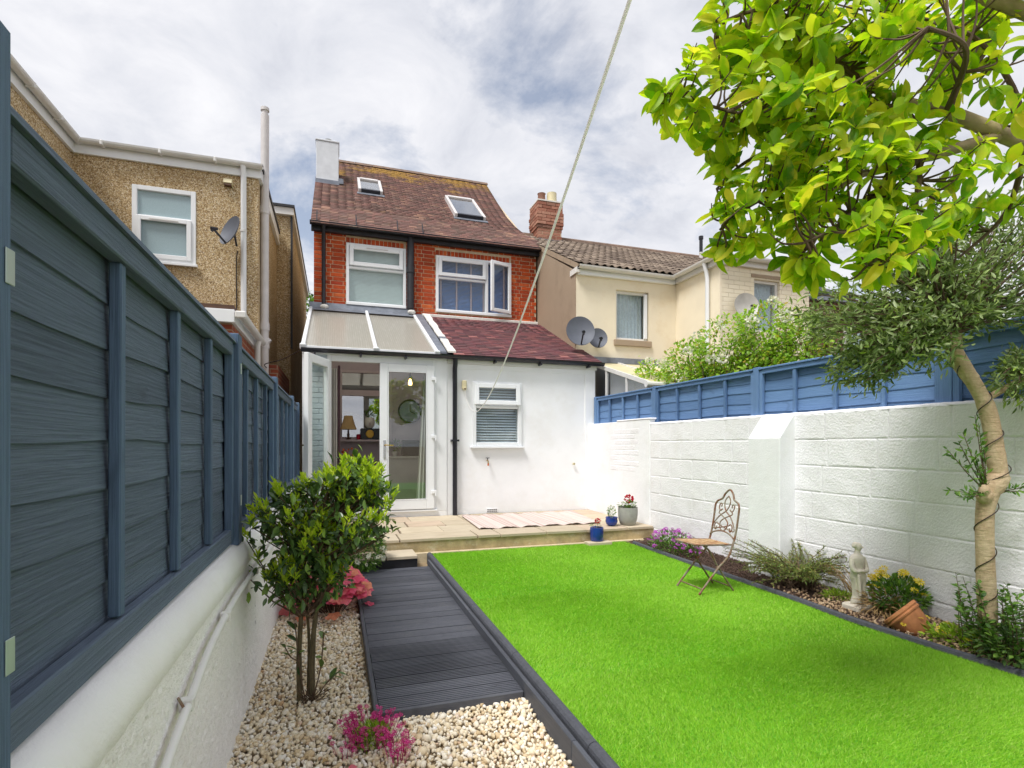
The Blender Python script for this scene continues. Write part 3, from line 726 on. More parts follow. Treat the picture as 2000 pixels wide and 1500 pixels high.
# ------------------------------------------------------------------ right wall and fence
rw = thing('block_wall', 'white painted concrete block wall with a sloped buttress behind the flower bed', 'wall', (4.05, 3, 0))
B().box(4.004, 4.19, -1.5, 6.262, -.02, 1.60).build('wall_core', 'white_block', rw)
ch = 1.615 / 7
def blockmesh(dy, dz):
    k = ('blk', round(dy, 3), round(dz, 3))
    if k in _pc: return _pc[k]
    b = B(); nx, nz = 5, 4; V = []; F = []
    ty = [0, .014 / dy, .33, .66, 1 - .014 / dy, 1]; tz = [0, .011 / dz, .5, 1 - .011 / dz, 1]
    for i in range(nx + 1):
        for j in range(nz + 1):
            e = 0.0032 if i in (0, nx) or j in (0, nz) else random.uniform(-.0014, .0014)
            V.append((e, -dy / 2 + dy * ty[i] , -dz / 2 + dz * tz[j]))
    for i in range(nx):
        for j in range(nz): a = i * (nz + 1) + j; F.append((a, a + 1, a + nz + 2, a + nz + 1))
    k0 = len(V); V += [(.02, -dy/2, -dz/2), (.02, -dy/2, dz/2), (.02, dy/2, dz/2), (.02, dy/2, -dz/2)]
    b.add(V, F); b.add([(.0032, -dy/2, -dz/2), (.0032, -dy/2, dz/2), (.0032, dy/2, dz/2), (.0032, dy/2, -dz/2), (.06, -dy/2, -dz/2), (.06, -dy/2, dz/2), (.06, dy/2, dz/2), (.06, dy/2, -dz/2)],
          [(0, 1, 5, 4), (1, 2, 6, 5), (2, 3, 7, 6), (3, 0, 4, 7)])
    b.V = [v for v in b.V]
    me = b.mesh('block', 0, False); me.materials.append(MAT['white_block']); _pc[k] = me; return me
for r in range(7):
    y = 6.255 - (0.225 if r % 2 else 0); off = 0
    first = True; yy = 6.255
    while yy > -1.0:
        ln = random.choice((.445, .445, .445, .36, .56)) if not (first and r % 2) else .225
        first = False
        hz = ch - .004
        me = blockmesh(ln - .004, hz)
        inst('block', me, rw, (3.998 + random.uniform(-.0015, .0015), yy - ln / 2, ch * r + ch / 2 + random.uniform(-.003, .003)))
        yy -= ln
strip('wall_top', [(3.997, 1.608), (4.0, 1.622), (4.02, 1.632), (4.06, 1.635), (4.10, 1.632)], -1.5, 6.27, 220, 'white_block', .0022, rw)
# buttress
bt = B().prism([(3.82, 3.87, -.02), (4.01, 3.87, -.02), (4.01, 3.87, 1.62), (3.985, 3.87, 1.622), (3.82, 3.87, 1.402)], (0, .39, 0)).build('buttress', 'white_render', rw, bevel=.008)
# rendered stretch by the patio
B().box(3.992, 4.19, 6.262, 8.11, -.02, 1.675).build('rendered_stretch', 'white_render', rw, bevel=.006)
B().box(3.985, 4.19, 6.235, 7.15, 1.676, 1.70).build('coping', 'white_block', rw, bevel=.01)
for r in range(8):
    for c in range(3):
        y = 7.22 - c * .235 - (.11 if r % 2 else 0)
        inst('brick', block_mesh(.014, .222, .064, 'white_block', .004), rw, (3.9965 + random.uniform(-.0008, .0012), y, .99 + r * .077))
rf = thing('blue_fence', 'bright blue lap fence standing behind the white block wall', 'fence', (4.12, 5, 1.6))
rp = [8.02, 6.29, 4.44, 2.64, .85, -.9]
for i, (b, a) in enumerate(zip(rp[:-1], rp[1:])):
    y0, y1 = a + .04, b - .04; tz = 2.105 if i < 3 else 2.13
    for k in range(6):
        z0 = 1.46 + k * .108
        lap_board(y0, y1, z0 - .012, z0 + .114, 4.135, -1, 'board', 'fence_r', rf, .008)
    nbt = 3
    for k in range(1, nbt + 1):
        y = y0 + (y1 - y0) * k / (nbt + 1)
        B().box(4.09, 4.118, y - .018, y + .018, 1.45, tz - .05).build('batten', 'fence_rv', rf, bevel=.002)
    for y in (y0 + .02, y1 - .02): B().box(4.085, 4.118, y - .02, y + .02, 1.45, tz - .02).build('frame_upright', 'fence_rv', rf, bevel=.002)
    B().box(4.083, 4.118, y0 + .042, y1 - .042, tz - .052, tz - .008).build('top_rail', 'fence_r', rf, bevel=.002)
    B().prism([(4.07, y0, tz - .007), (4.15, y0, tz - .007), (4.15, y0, tz + .008), (4.11, y0, tz + .016), (4.07, y0, tz + .004)], (0, y1 - y0, 0)).build('capping_rail', 'fence_r', rf)
for y in rp[:-1]:
    B().box(4.075, 4.165, y - .038, y + .038, 1.3, 2.15 if y < 3 else 2.125).build('post', 'fence_rv', rf, bevel=.004)
# ------------------------------------------------------------------ building helpers
def holes_wall(b, x0, x1, z0, z1, y0, y1, holes):
    xs = sorted({x0, x1, *[h[0] for h in holes], *[h[1] for h in holes]}); zs = sorted({z0, z1, *[h[2] for h in holes], *[h[3] for h in holes]})
    for a, c in zip(xs[:-1], xs[1:]):
        run = None
        for p, q in zip(zs[:-1], zs[1:]):
            m = ((a + c) / 2, (p + q) / 2); hole = any(h[0] < m[0] < h[1] and h[2] < m[1] < h[3] for h in holes)
            if hole:
                if run: b.box(a, c, y0, y1, *run); run = None
            else: run = (run[0], q) if run else (p, q)
        if run: b.box(a, c, y0, y1, *run)
    return b
def ring(b, x0, x1, z0, z1, wd, y0, y1):
    b.box(x0, x0 + wd, y0, y1, z0, z1); b.box(x1 - wd, x1, y0, y1, z0, z1)
    b.box(x0 + wd, x1 - wd, y0, y1, z0, z0 + wd); b.box(x0 + wd, x1 - wd, y0, y1, z1 - wd, z1); return b
def pane(b, x0, x1, z0, z1, y): return b.box(x0, x1, y, y + .005, z0, z1)
def slats(x0, x1, z0, z1, y, pitch, tilt=.5, dep=.025):
    b = B(); z = z0 + pitch / 2
    while z < z1:
        c, s = math.cos(tilt) * dep / 2, math.sin(tilt) * dep / 2
        b.add([(x0, y - c, z - s), (x1, y - c, z - s), (x1, y + c, z + s), (x0, y + c, z + s), (x0, y - c, z - s + .0015), (x1, y - c, z - s + .0015), (x1, y + c, z + s + .0015), (x0, y + c, z + s + .0015)],
              [(0, 3, 2, 1), (4, 5, 6, 7), (0, 1, 5, 4), (1, 2, 6, 5), (2, 3, 7, 6), (3, 0, 4, 7)])
        z += pitch
    return b
def gut(p, q, r, side):
    """half-round gutter from p to q; side = horizontal direction across"""
    p, q, sv = Vector(p), Vector(q), Vector(side).normalized(); n = 7
    o = [p + sv * (-r * math.cos(math.pi * k / n)) + Vector((0, 0, -r * math.sin(math.pi * k / n))) for k in range(n + 1)]
    i_ = [p + sv * (-(r - .006) * math.cos(math.pi * k / n)) + Vector((0, 0, -(r - .006) * math.sin(math.pi * k / n))) for k in range(n + 1)]
    return B().prism(o + i_[::-1], q - p)
def tiles(par, xl, xr, ye, ze, ang, length, tw, gauge, mat, keep, th=.012, ln=1.6):
    me = B().box(-tw/2 + .0025, tw/2 - .0025, -gauge * .6, gauge * (ln - .6), -th / 2, th / 2).mesh('roof_tile'); me.materials.append(MAT[mat])
    ca, sa = math.cos(ang), math.sin(ang); rows = int(length / gauge); P = []
    for j in range(rows):
        s = (j + .5) * gauge; y = ye + s * ca; z = ze + s * sa; a, b = xl(y), xr(y)
        nt_ = max(2, round((b - a) / tw)) + (j % 2); stp_ = (b - a) / nt_
        for q_ in range(nt_): P.append((a + stp_ * (q_ + .5), y, z, stp_ / tw))
    for i, (x, y, z, sx_) in enumerate(P[:keep]):
        M = Matrix.Translation((x, y - sa * .008, z + ca * .012 + random.uniform(-.0015, .002))) @ Matrix.Rotation(ang - .07 + random.uniform(-.012, .012), 4, 'X') @ Matrix.Diagonal((sx_, 1, 1, 1))
        inst('roof_tile', me, par, M)
    if len(P) > keep:
        Q = np.array(P[keep:]); n = len(Q); SX = Q[:, 3]; Q = Q[:, :3].copy(); Q[:, 2] += ca * .012 + rng.uniform(-.0015, .002, n); Q[:, 1] -= sa * .008
        an = ang - .07 + rng.uniform(-.012, .012, n)
        fr = frames(np.stack([np.zeros(n), np.cos(an), np.sin(an)], 1), np.stack([np.zeros(n), -np.sin(an), np.cos(an)], 1))
        fr[:, :, 0] *= SX[:, None]
        V = np.array([v.co[:] for v in me.vertices]); F = np.array([list(p.vertices) for p in me.polygons])
        scatter('far_roof_tiles', (V, F), Q, fr, np.ones(n), mat, par)

# ------------------------------------------------------------------ red brick house
hy = 10.57
house = thing('brick_house', 'two storey red brick house with weathered clay tile roof and two skylights', 'house', (1.8, 11, 0))
hwin = [(.183, 1.297, 3.98, 5.135), (1.877, 3.444, 3.97, 5.085)]
b = B(); holes_wall(b, -.387, 4.0, 3.7, 5.42, hy + .008, hy + .25, hwin)
b.box(-.387, -.14, hy + .25, 18, -.02, 5.42); b.box(3.75, 4.0, hy + .25, 18, -.02, 5.42); b.box(-.14, 3.75, 13.5, 13.7, -.02, 5.42); b.box(-.14, 3.75, hy + .25, 13.5, 3.0, 3.2)
b.prism([(-.386, 10.6, 5.42), (-.386, 14.5, 8.48), (-.386, 18.4, 5.42)], (.2, 0, 0)); b.prism([(3.8, 10.6, 5.42), (3.8, 14.5, 8.48), (3.8, 18.4, 5.42)], (.199, 0, 0))
b.build('wall', 'mortar', house)
# bricks, Flemish bond, with a soldier course over each window
bl = []
def clear(x0, x1, z0, z1):
    for h in hwin:
        if x1 > h[0] - .004 and x0 < h[1] + .004 and z1 > h[2] - .02 and z0 < h[3] + .115: return False
    if x1 > 1.30 and x0 < 1.43 and False: return False
    return True
zr = 3.80; r = 0
while zr < 5.36:
    x = -.386 + (0 if r % 2 == 0 else -.0565 - .1); k = r % 2
    while x < 3.99:
        wd = .215 if k % 2 == 0 else .1025
        x0, x1 = max(x, -.386), min(x + wd, 3.999)
        if x1 - x0 > .03:
            parts = [(x0, x1)]
            for h in hwin:
                if zr + .065 > h[2] - .01 and zr < h[3] + .112:
                    nxt = []
                    for a, c in parts:
                        if a < h[0] - .03 < c: nxt.append((a, h[0] - .004)) if h[0] - .004 - a > .03 else None
                        if a < h[1] + .03 < c: nxt.append((h[1] + .004, c)) if c - h[1] - .004 > .03 else None
                        if c <= h[0] - .0 or a >= h[1]: nxt.append((a, c))
                    parts = nxt
            for a, c in parts: bl.append((a, c, zr, zr + .0655))
        x += wd + .0105; k += 1
    zr += .076; r += 1
for h in hwin:
    x = h[0]
    while x < h[1] - .05: bl.append((x, min(x + .066, h[1]), h[3] + .004, h[3] + .106)); x += .077
bl = [q for q in bl if q[3] < 5.40 and q[1] - q[0] > .03]
bl = list({(round(q[0], 3), round(q[2], 3)): q for q in bl}.values())
bl.sort(key=lambda q: -(q[1] - q[0]) * (q[3] - q[2]))
for i, (a, c, p, q) in enumerate(bl[:300]):
    me = block_mesh(round(c - a, 3), .1, round(q - p, 4), 'brick', .003); inst('brick', me, house, ((a + c) / 2, hy + .05 + random.uniform(-.003, .003), (p + q) / 2))
if len(bl) > 300:
    rb = B()
    for a, c, p, q in bl[300:]:
        dy = random.uniform(-.003, .003); rb.box(a, c, hy + dy, hy + .1 + dy, p, q)
    rb.build('small_bricks', 'brick', house, kind='stuff')
# windows
def top_light(b, x0, x1, z0, z1, y0, y1, wd): return ring(b, x0, x1, z0, z1, wd, y0, y1)
x0, x1, z0, z1 = hwin[0]
wn = ring(B(), x0, x1, z0, z1, .055, hy - .03, hy + .06).box(x0 + .055, x1 - .055, hy - .02, hy + .06, 4.655, 4.70).build('window', 'upvc', house, bevel=.006)
B().box(x0 - .0, x1 + .0, hy - .05, hy - .031, z0 - .01, z0 + .035).build('sill', 'upvc', wn, bevel=.003)
ring(B(), x0 + .06, x1 - .06, 4.71, z1 - .045, .075, hy - .055, hy - .005).build('top_sash', 'upvc', wn, bevel=.008)
B().box(.55, .95, hy - .063, hy - .0555, z1 - .088, z1 - .074).build('trickle_vent', 'grey_pipe', wn)
pane(B(), x0 + .05, x1 - .05, z0 + .05, 4.66, hy + .02).build('pane', 'glass', wn); pane(B(), x0 + .12, x1 - .12, 4.77, z1 - .11, hy - .03).build('pane', 'glass', wn)
slats(x0 + .05, x1 - .05, z0 + .05, z1 - .05, hy + .08, .024, 1.2).build('blind', 'blind_pale', wn)
x0, x1, z0, z1 = hwin[1]; mu = 2.93
wn = ring(B(), x0, x1, z0, z1, .055, hy - .03, hy + .06).box(mu - .04, mu + .02, hy - .03, hy + .06, z0 + .055, z1 - .055).box(x0 + .055, mu - .04, hy - .02, hy + .06, 4.625, 4.67).build('window', 'upvc', house, bevel=.006)
B().box(x0, x1, hy - .05, hy - .031, z0 - .01, z0 + .035).build('sill', 'upvc', wn, bevel=.003)
ring(B(), x0 + .05, mu - .03, 4.68, z1 - .04, .07, hy - .055, hy - .005).build('top_sash', 'upvc', wn, bevel=.008)
pane(B(), x0 + .05, mu - .04, z0 + .05, 4.63, hy + .02).build('pane', 'glass', wn); pane(B(), x0 + .1, mu - .08, 4.73, z1 - .1, hy - .03).build('pane', 'glass', wn)
slats(x0 + .05, mu - .04, z0 + .05, z1 - .05, hy + .10, .026, 1.0).build('blind', 'blind_blue', wn)
slats(mu + .03, x1 - .05, z0 + .05, z1 - .05, hy + .10, .026, 1.0).build('blind', 'blind_blue', wn)
tb = B()
for x in (1.98, 2.3, 2.6, 2.86, 3.3): tb.box(x, x + .032, hy + .082, hy + .086, z0 + .05, z1 - .05)
tb.build('blind_tapes', 'blind_tape', wn)
ang = R(19); M = Matrix.Translation((x1 - .02, hy - .04, 0)) @ Matrix.Rotation(ang, 4, 'Z')
sb = ring(B(), -.50, 0, z0 + .05, z1 - .04, .07, -.03, .02); sb.V = [tuple(M @ Vector(v)) for v in sb.V]; sb.build('open_casement', 'upvc', wn, bevel=.008)
sb = pane(B(), -.44, -.06, z0 + .11, z1 - .1, -.005); sb.V = [tuple(M @ Vector(v)) for v in sb.V]; sb.build('pane', 'glass', wn)

# roof
an = math.atan2(.78, 1); zr_ = lambda y: 5.4 + .78 * (y - 10.4)
def xr_main(y):
    pts = [(10.3, 4.15), (10.6, 4.15), (10.82, 4.1), (11.0, 3.93), (11.4, 3.83), (12.0, 3.80), (13.0, 3.87), (14.6, 4.0)]
    return float(np.interp(y, [p[0] for p in pts], [p[1] for p in pts]))
rb = B()
for ya, yb in zip(np.arange(10.38, 14.49, .2055), np.arange(10.5855, 14.7, .2055)):
    rb.prism([(-.42, ya, zr_(ya) - .05), (-.42, yb, zr_(yb) - .05), (-.42, yb, zr_(yb) - .004), (-.42, ya, zr_(ya) - .004)], (xr_main((ya + yb) / 2) + .40, 0, 0))
rb.prism([(-.42, 14.51, 8.54), (-.42, 18.6, 5.35), (-.42, 18.6, 5.40), (-.42, 14.51, 8.595)], (4.4, 0, 0))
roof = rb.build('roof', 'black_wood', house)
tiles(roof, lambda y: -.435, xr_main, 10.33, zr_(10.33), an, 5.24, .166, .1, 'tile', 300)
for i in range(10):
    x = -.43 + i * .445
    inst('ridge_tile', (lambda: (_pc.setdefault('ridge', (lambda m: (m.materials.append(MAT['ridge']), m)[1])(B().prism([(-.22, -.11, -.06), (-.22, -.05, .02), (-.22, .05, .02), (-.22, .11, -.06), (-.22, .06, -.06), (-.22, 0, -.02), (-.22, -.06, -.06)], (.44, 0, 0)).mesh('ridge_tile')))))(), roof, (x + .22, 14.5, 8.62 + random.uniform(-.004, .004)))
# skylights
sa, ca = math.sin(an), math.cos(an)
def skylight(x0, x1, y0, y1, lab):
    def pl(x, y, h): return Vector((x, y - sa * h, zr_(y) + ca * h))
    def slabq(xa, xb, ya, yb, h0, h1):
        return [pl(xa, ya, h0), pl(xb, ya, h0), pl(xb, yb, h0), pl(xa, yb, h0), pl(xa, ya, h1), pl(xb, ya, h1), pl(xb, yb, h1), pl(xa, yb, h1)]
    Fq = [(0, 3, 2, 1), (4, 5, 6, 7), (0, 1, 5, 4), (1, 2, 6, 5), (2, 3, 7, 6), (3, 0, 4, 7)]
    f = B(); wdt = .06; wy = .06
    f.add(slabq(x0, x0 + wdt, y0, y1, .0, .11), Fq); f.add(slabq(x1 - wdt, x1, y0, y1, .0, .11), Fq)
    f.add(slabq(x0 + wdt, x1 - wdt, y1 - wy * 1.4, y1, .0, .12), Fq)
    k = f.build('skylight', 'grey_pipe', roof, bevel=.006, label=lab)
    B().add(slabq(x0 + wdt, x1 - wdt, y0, y0 + wy, .0, .105), Fq).build('bottom_rail', 'dark_metal', k, bevel=.004)
    B().add(slabq(x0 - .03, x1 + .03, y0 - .1, y0 - .002, .02, .035), Fq).build('apron_flashing', 'lead', k)
    B().add(slabq(x0 + wdt, x1 - wdt, y0 + wy, y1 - wy * 1.4, .06, .07), Fq).build('pane', 'skylight_reflection', k)  # added white sheet under the glass, painted as the pane's reflection
    B().add(slabq(x0 + wdt, x1 - wdt, y0 + wy, y1 - wy * 1.4, .08, .085), Fq).build('glass', 'glass_dark', k)
    return k
skylight(.47, .995, 12.27, 13.05, None); skylight(2.46, 3.16, 11.52, 12.68, None)
ch_ = B().box(-.415, .06, 12.6, 13.2, 6.7, 8.06).box(-.43, .075, 12.585, 13.215, 8.061, 8.10).build('chimney', 'chimney_shaded', roof, bevel=.01)
B().lathe((-.16, 12.85, 8.10), [(.075, 0), (.07, .1), (.085, .12), (.0, .125)], 14).build('pot', 'grey_pot', ch_, smooth=True)
B().box(-.43, .075, 12.575, 12.599, 6.98, 7.21).box(.061, .16, 12.57, 12.95, 7.15, 7.27).build('flashing', 'lead', ch_, bevel=.004)
# eaves
B().box(-.43, 4.16, hy - .10, hy - .02, 5.27, 5.395).build('fascia', 'black_wood', house)
gut((-.45, hy - .17, 5.40), (4.17, hy - .17, 5.40), .062, (0, 1, 0)).build('gutter', 'black_plastic', house)
for x in (-.33, .36, 1.12, 1.60):
    B().bar((x, hy - .235, 5.34), (x, 10.52, zr_(10.52) + .16), .02, .008).build('gutter_strap', 'black_plastic', house)
B().tube([(-.215, hy - .17, 5.36), (-.215, hy - .14, 5.25), (-.215, hy - .06, 5.12), (-.215, hy - .06, 3.92)], .036, 10).build('downpipe', 'black_plastic', house, smooth=True)
dp = B().tube([(1.375, hy - .075, 5.37), (1.375, hy - .075, 3.96)], .066, 14).build('soil_pipe', 'black_wood', house, smooth=True)
B().tube([(1.375, hy - .075, 4.66), (1.375, hy - .075, 4.78)], .078, 14).build('pipe_collar', 'black_wood', dp, smooth=True)
for q_ in ((-.2, hy - .09, 3.88), (1.39, hy - .1, 3.9)): B().sphere(q_, .06, 8, 5, (1.3, .8, .8)).build('cement_patch', 'mortar_white', house, smooth=True)

# ------------------------------------------------------------------ kitchen extension
E0 = 8.11
ext = thing('lean_to_extension', 'white rendered single storey extension with dark red tiled lean-to roof', 'house', (2.9, 8.2, 0))
kw = (2.03, 2.795, 1.33, 2.295)
b = B(); holes_wall(b, 1.615, 4.1, -.02, 2.62, E0, E0 + .22, [kw]); b.box(3.9, 4.099, E0 + .22, hy, -.02, 2.62); b.box(1.65, 1.8, E0 + .22, hy, -.02, 2.62)
b.prism([(3.9, E0, 2.62), (3.9, hy, 2.62), (3.9, hy, 3.8)], (.199, 0, 0))
b.build('wall', 'white_render', ext)
B().box(3.93, 4.118, E0 - .018, E0 - .001, .26, 2.58).box(1.76, 3.929, E0 - .014, E0 - .001, 2.5, 2.575).build('render_band', 'white_render', ext, bevel=.004)
B().box(1.62, 4.14, E0 - .03, E0 + .0, 2.576, 2.64).build('fascia', 'white_paint', ext)
an2 = math.atan2(3.87 - 2.70, hy - 8.02)
rf2 = B().prism([(1.55, 8.04, 2.66), (1.55, hy, 3.83), (1.55, hy, 3.86), (1.55, 8.04, 2.69)], (2.62, 0, 0)).build('roof', 'black_wood', ext)
tiles(rf2, lambda y: 1.70, lambda y: 4.19 - .06 * max(0, y - 8) / 2.5, 8.0, 2.69, an2, 2.8, .166, .1, 'tile_red', 300)
zl = lambda y: 2.69 + math.tan(an2) * (y - 8.0)
B().box(1.60, 4.02, hy - .07, hy - .004, 3.83, 3.90).build('top_flashing', 'mortar_white', rf2, bevel=.01)
def slope_strip(x0, x1, y0, y1, h0, h1):
    return B().prism([(x0, y0, zl(y0) + h0), (x0, y1, zl(y1) + h0), (x0, y1, zl(y1) + h1), (x0, y0, zl(y0) + h1)], (x1 - x0, 0, 0))
slope_strip(1.44, 1.60, 8.06, hy - .02, .0, .03).build('lead_valley', 'lead', rf2)
n_ = 18
for i in range(n_):
    y0 = 8.05 + (hy - 8.1) * i / n_; y1 = y0 + (hy - 8.1) / n_ - .006
    slope_strip(1.62 + random.uniform(-.006, .006), 1.735 + random.uniform(-.01, .012), y0, y1, .02, .055 + random.uniform(-.004, .004)).build('mortar_fillet', 'mortar_white' if i != 5 else 'lead', rf2, bevel=.004)
# kitchen window
x0, x1, z0, z1 = kw
wn = ring(B(), x0 - .02, x1 + .02, z0 - .02, z1 + .02, .06, E0 - .03, E0 + .05).box(x0 + .04, x1 - .04, E0 - .02, E0 + .05, 1.905, 1.95).build('window', 'upvc', ext, bevel=.006)
B().box(x0 - .055, x1 + .055, E0 - .075, E0 - .001, z0 - .05, z0 - .021).build('sill', 'upvc', wn, bevel=.005)
sb = ring(B(), x0 + .01, x1 - .01, 0, .335, .07, -.045, .005); M = Matrix.Translation((0, E0 - .03, 1.955)) @ Matrix.Rotation(R(-5), 4, 'X')
sb.V = [tuple(M @ Vector(v)) for v in sb.V]; sb.build('top_sash', 'upvc', wn, bevel=.008)
sb = pane(B(), x0 + .075, x1 - .075, .065, .27, -.02); sb.V = [tuple(M @ Vector(v)) for v in sb.V]; sb.build('pane', 'glass', wn)
pane(B(), x0 + .035, x1 - .035, z0 + .035, 1.91, E0 + .015).build('pane', 'glass', wn)
slats(x0 + .03, x1 - .03, z0 + .03, z1 - .02, E0 + .07, .042, .75, .045).build('blind', 'blind_white', wn)
# gutter, downpipe, small things on the wall
gt = gut((-.46, E0 - .10, 2.685), (4.23, E0 - .10, 2.69), .055, (0, 1, 0)).build('gutter', 'black_plastic', ext)
for x in (-.28, .34, .98, 2.35, 3.1, 3.95):
    B().box(x - .012, x + .012, E0 - .165, E0 - .035, 2.60, 2.632).build('bracket', 'black_plastic', gt)
dp = B().tube([(1.725, E0 - .1, 2.64), (1.725, E0 - .09, 2.58), (1.725, E0 - .055, 2.5), (1.725, E0 - .055, .262)], .036, 12).build('downpipe', 'black_plastic', ext, smooth=True)
B().box(1.665, 1.785, E0 - .096, E0 - .001, 1.385, 1.415).build('pipe_clip', 'black_plastic', dp)
ab = B().box(2.235, 2.42, E0 - .012, E0 - .001, .275, .335).build('air_brick', 'white_block', ext)
hb = B()
for i in range(5):
    for j in range(2): hb.box(2.25 + i * .033, 2.272 + i * .033, E0 - .0135, E0 - .0122, .284 + j * .026, .300 + j * .026)
hb.build('vent_holes', 'dark_metal', ab)
tp = thing('outdoor_tap', 'small brass garden tap on the white wall under the kitchen window', 'tap', (2.246, E0, 1.08))
B().tube([(2.246, E0, 1.09), (2.246, E0 - .06, 1.09), (2.246, E0 - .075, 1.075), (2.246, E0 - .075, 1.045)], .009, 8).build('spout', 'brass', tp, smooth=True)
B().tube([(2.246, E0 - .04, 1.09), (2.246, E0 - .04, 1.125)], .007, 8).box(2.216, 2.276, E0 - .045, E0 - .035, 1.125, 1.135).build('handle', 'dark_metal', tp)
B().tube([(2.246, E0 - .075, 1.045), (2.246, E0 - .075, 1.01)], .012, 8).build('hose_connector', 'petal_orange', tp)
pb = thing('wall_bracket', 'tiny cream pipe bracket on the blank stretch of white wall', 'bracket', (3.72, E0, 1.0))
B().lathe((3.72, E0 - .02, 1.02), [(.02, 0), (.02, .03), (.012, .03), (.012, 0)], 10, Matrix.Rotation(R(90), 4, 'X')).build('clip_ring', 'beige_plastic', pb)

# ------------------------------------------------------------------ conservatory with french doors
con = thing('conservatory', 'white conservatory with ribbed translucent roof and open french doors', 'conservatory', (.55, 8.2, 0))
plz = B().box(-.44, 1.61, E0 - .01, E0 + .2, -.02, .335).build('plinth', 'white_render', con)
B().box(-.45, -.385, E0 - .012, E0 + .07, .336, 2.62).build('corner_post', 'upvc', con, bevel=.004)
bpw = B().box(-.384, -.12, E0 + .012, E0 + .07, .336, 2.62).build('brick_panel', 'painted_brick', con)
for k in range(30):
    for a_, c_ in (((-.384, -.232), (-.222, -.121)) if k % 2 else ((-.384, -.175), (-.165, -.121))):
        inst('brick', block_mesh(round(c_ - a_, 3), .04, .0655, 'painted_brick', .004), bpw, ((a_ + c_) / 2, E0 + .022 + random.uniform(-.002, .002), .375 + k * .0755))
B().box(1.44, 1.613, E0 - .012, E0 + .07, .336, 2.62).build('side_panel', 'upvc', con, bevel=.004)
B().box(-.45, 1.613, E0 - .03, E0 + .07, 2.621, 2.70).build('eaves_beam', 'upvc', con, bevel=.004)
fr = B().box(-.119, -.06, E0 - .02, E0 + .05, .36, 2.62).box(1.385, 1.439, E0 - .02, E0 + .05, .36, 2.62).box(-.059, 1.384, E0 - .02, E0 + .05, 2.535, 2.62).build('door_frame', 'upvc', con, bevel=.004)
B().box(-.14, 1.46, E0 - .05, E0 + .06, .336, .362).build('threshold', 'upvc', fr, bevel=.004)
def leafdoor(M, wd, lab, hs):
    """door leaf from the hinge at local x=0 to x=wd, front face at -y"""
    def T(b): b.V = [tuple(M @ Vector(v)) for v in b.V]; return b
    z0, z1 = .372, 2.53; b = B(); st = .115
    b.box(0, st, -.035, .03, z0, z1); b.box(wd - st, wd, -.035, .03, z0, z1); b.box(st, wd - st, -.035, .03, z0, z0 + .145); b.box(st, wd - st, -.035, .03, z1 - .11, z1)
    d = T(b).build('door', 'upvc', con, bevel=.006, label=lab)
    T(ring(B(), st, wd - st, z0 + .145, z1 - .11, .012, -.04, -.036)).build('glazing_bead', 'upvc', d)
    T(pane(B(), st, wd - st, z0 + .145, z1 - .11, -.005)).build('pane', 'glass_sky', d)
    T(B().box(wd - .085, wd - .05, -.042, -.036, 1.12, 1.40)).build('handle_plate', 'chrome', d)
    T(B().tube([(wd - .067, -.04, 1.33), (wd - .067, -.085, 1.33), (wd - .10, -.09, 1.33), (wd - .19, -.085, 1.325)], .009, 8)).build('handle', 'brass', d)
    T(B().tube([(wd - .067, -.038, 1.18), (wd - .067, -.055, 1.18)], .011, 8)).build('lock', 'chrome', d)
    for z in (.62, 1.45, 2.32): T(B().box(-.03, .045, -.062, -.0365, z - .018, z + .03).box(-.028, -.006, -.066, -.036, z - .055, z - .018)).build('hinge', 'upvc', d, bevel=.004)
    return d
# closed right leaf, hinged at its right edge (mirrored), and open left leaf swung out
leafdoor(Matrix.Translation((1.41, E0 - .022, 0)) @ Matrix.Diagonal((-1, 1, 1, 1)), .80, 'closed french door leaf with brass handle', 1)
leafdoor(Matrix.Translation((-.085, E0 - .05, 0)) @ Matrix.Rotation(R(-113), 4, 'Z'), .715, 'french door leaf standing open', 1)
# roof
rc = B().prism([(-.44, 8.03, 2.70), (-.44, hy, 3.83), (-.44, hy, 3.846), (-.44, 8.03, 2.716)], (.985, 0, 0)).build('roof_panel', 'polycarb', con)
B().prism([(.56, 8.03, 2.70), (.56, hy, 3.83), (.56, hy, 3.846), (.56, 8.03, 2.716)], (.885, 0, 0)).build('roof_panel', 'polycarb', con)
for x in (-.435, .552, 1.445):
    g_ = B().bar((x, 8.0, 2.715), (x, hy - .01, 3.868), .055, .05).build('glazing_bar', 'upvc', con, bevel=.008)
    B().bar((x, 7.985, 2.70), (x, 8.02, 2.715), .085, .085).build('end_cap', 'upvc', g_, bevel=.012)
B().box(-.40, 1.42, 7.995, 8.028, 2.685, 2.722).build('roof_trim', 'upvc', con, bevel=.004)
B().prism([(-.46, hy - .2, 3.79), (-.46, hy - .003, 3.86), (-.46, hy - .003, 3.97), (-.46, hy - .03, 3.97), (-.46, hy - .06, 3.87)], (1.92, 0, 0)).build('roof_flashing', 'lead', con)
B().box(-.45, -.39, 8.19, hy, .336, 2.60).build('side_wall', 'upvc_old', con)
B().prism([(-.45, 8.2, 2.60), (-.45, hy, 2.60), (-.45, hy, 3.78), (-.45, 8.2, 2.70)], (.05, 0, 0)).build('side_gable', 'upvc_old', con)
B().box(-.45, 1.60, 8.32, hy, -.02, .34).build('floor', 'floor_in', con)
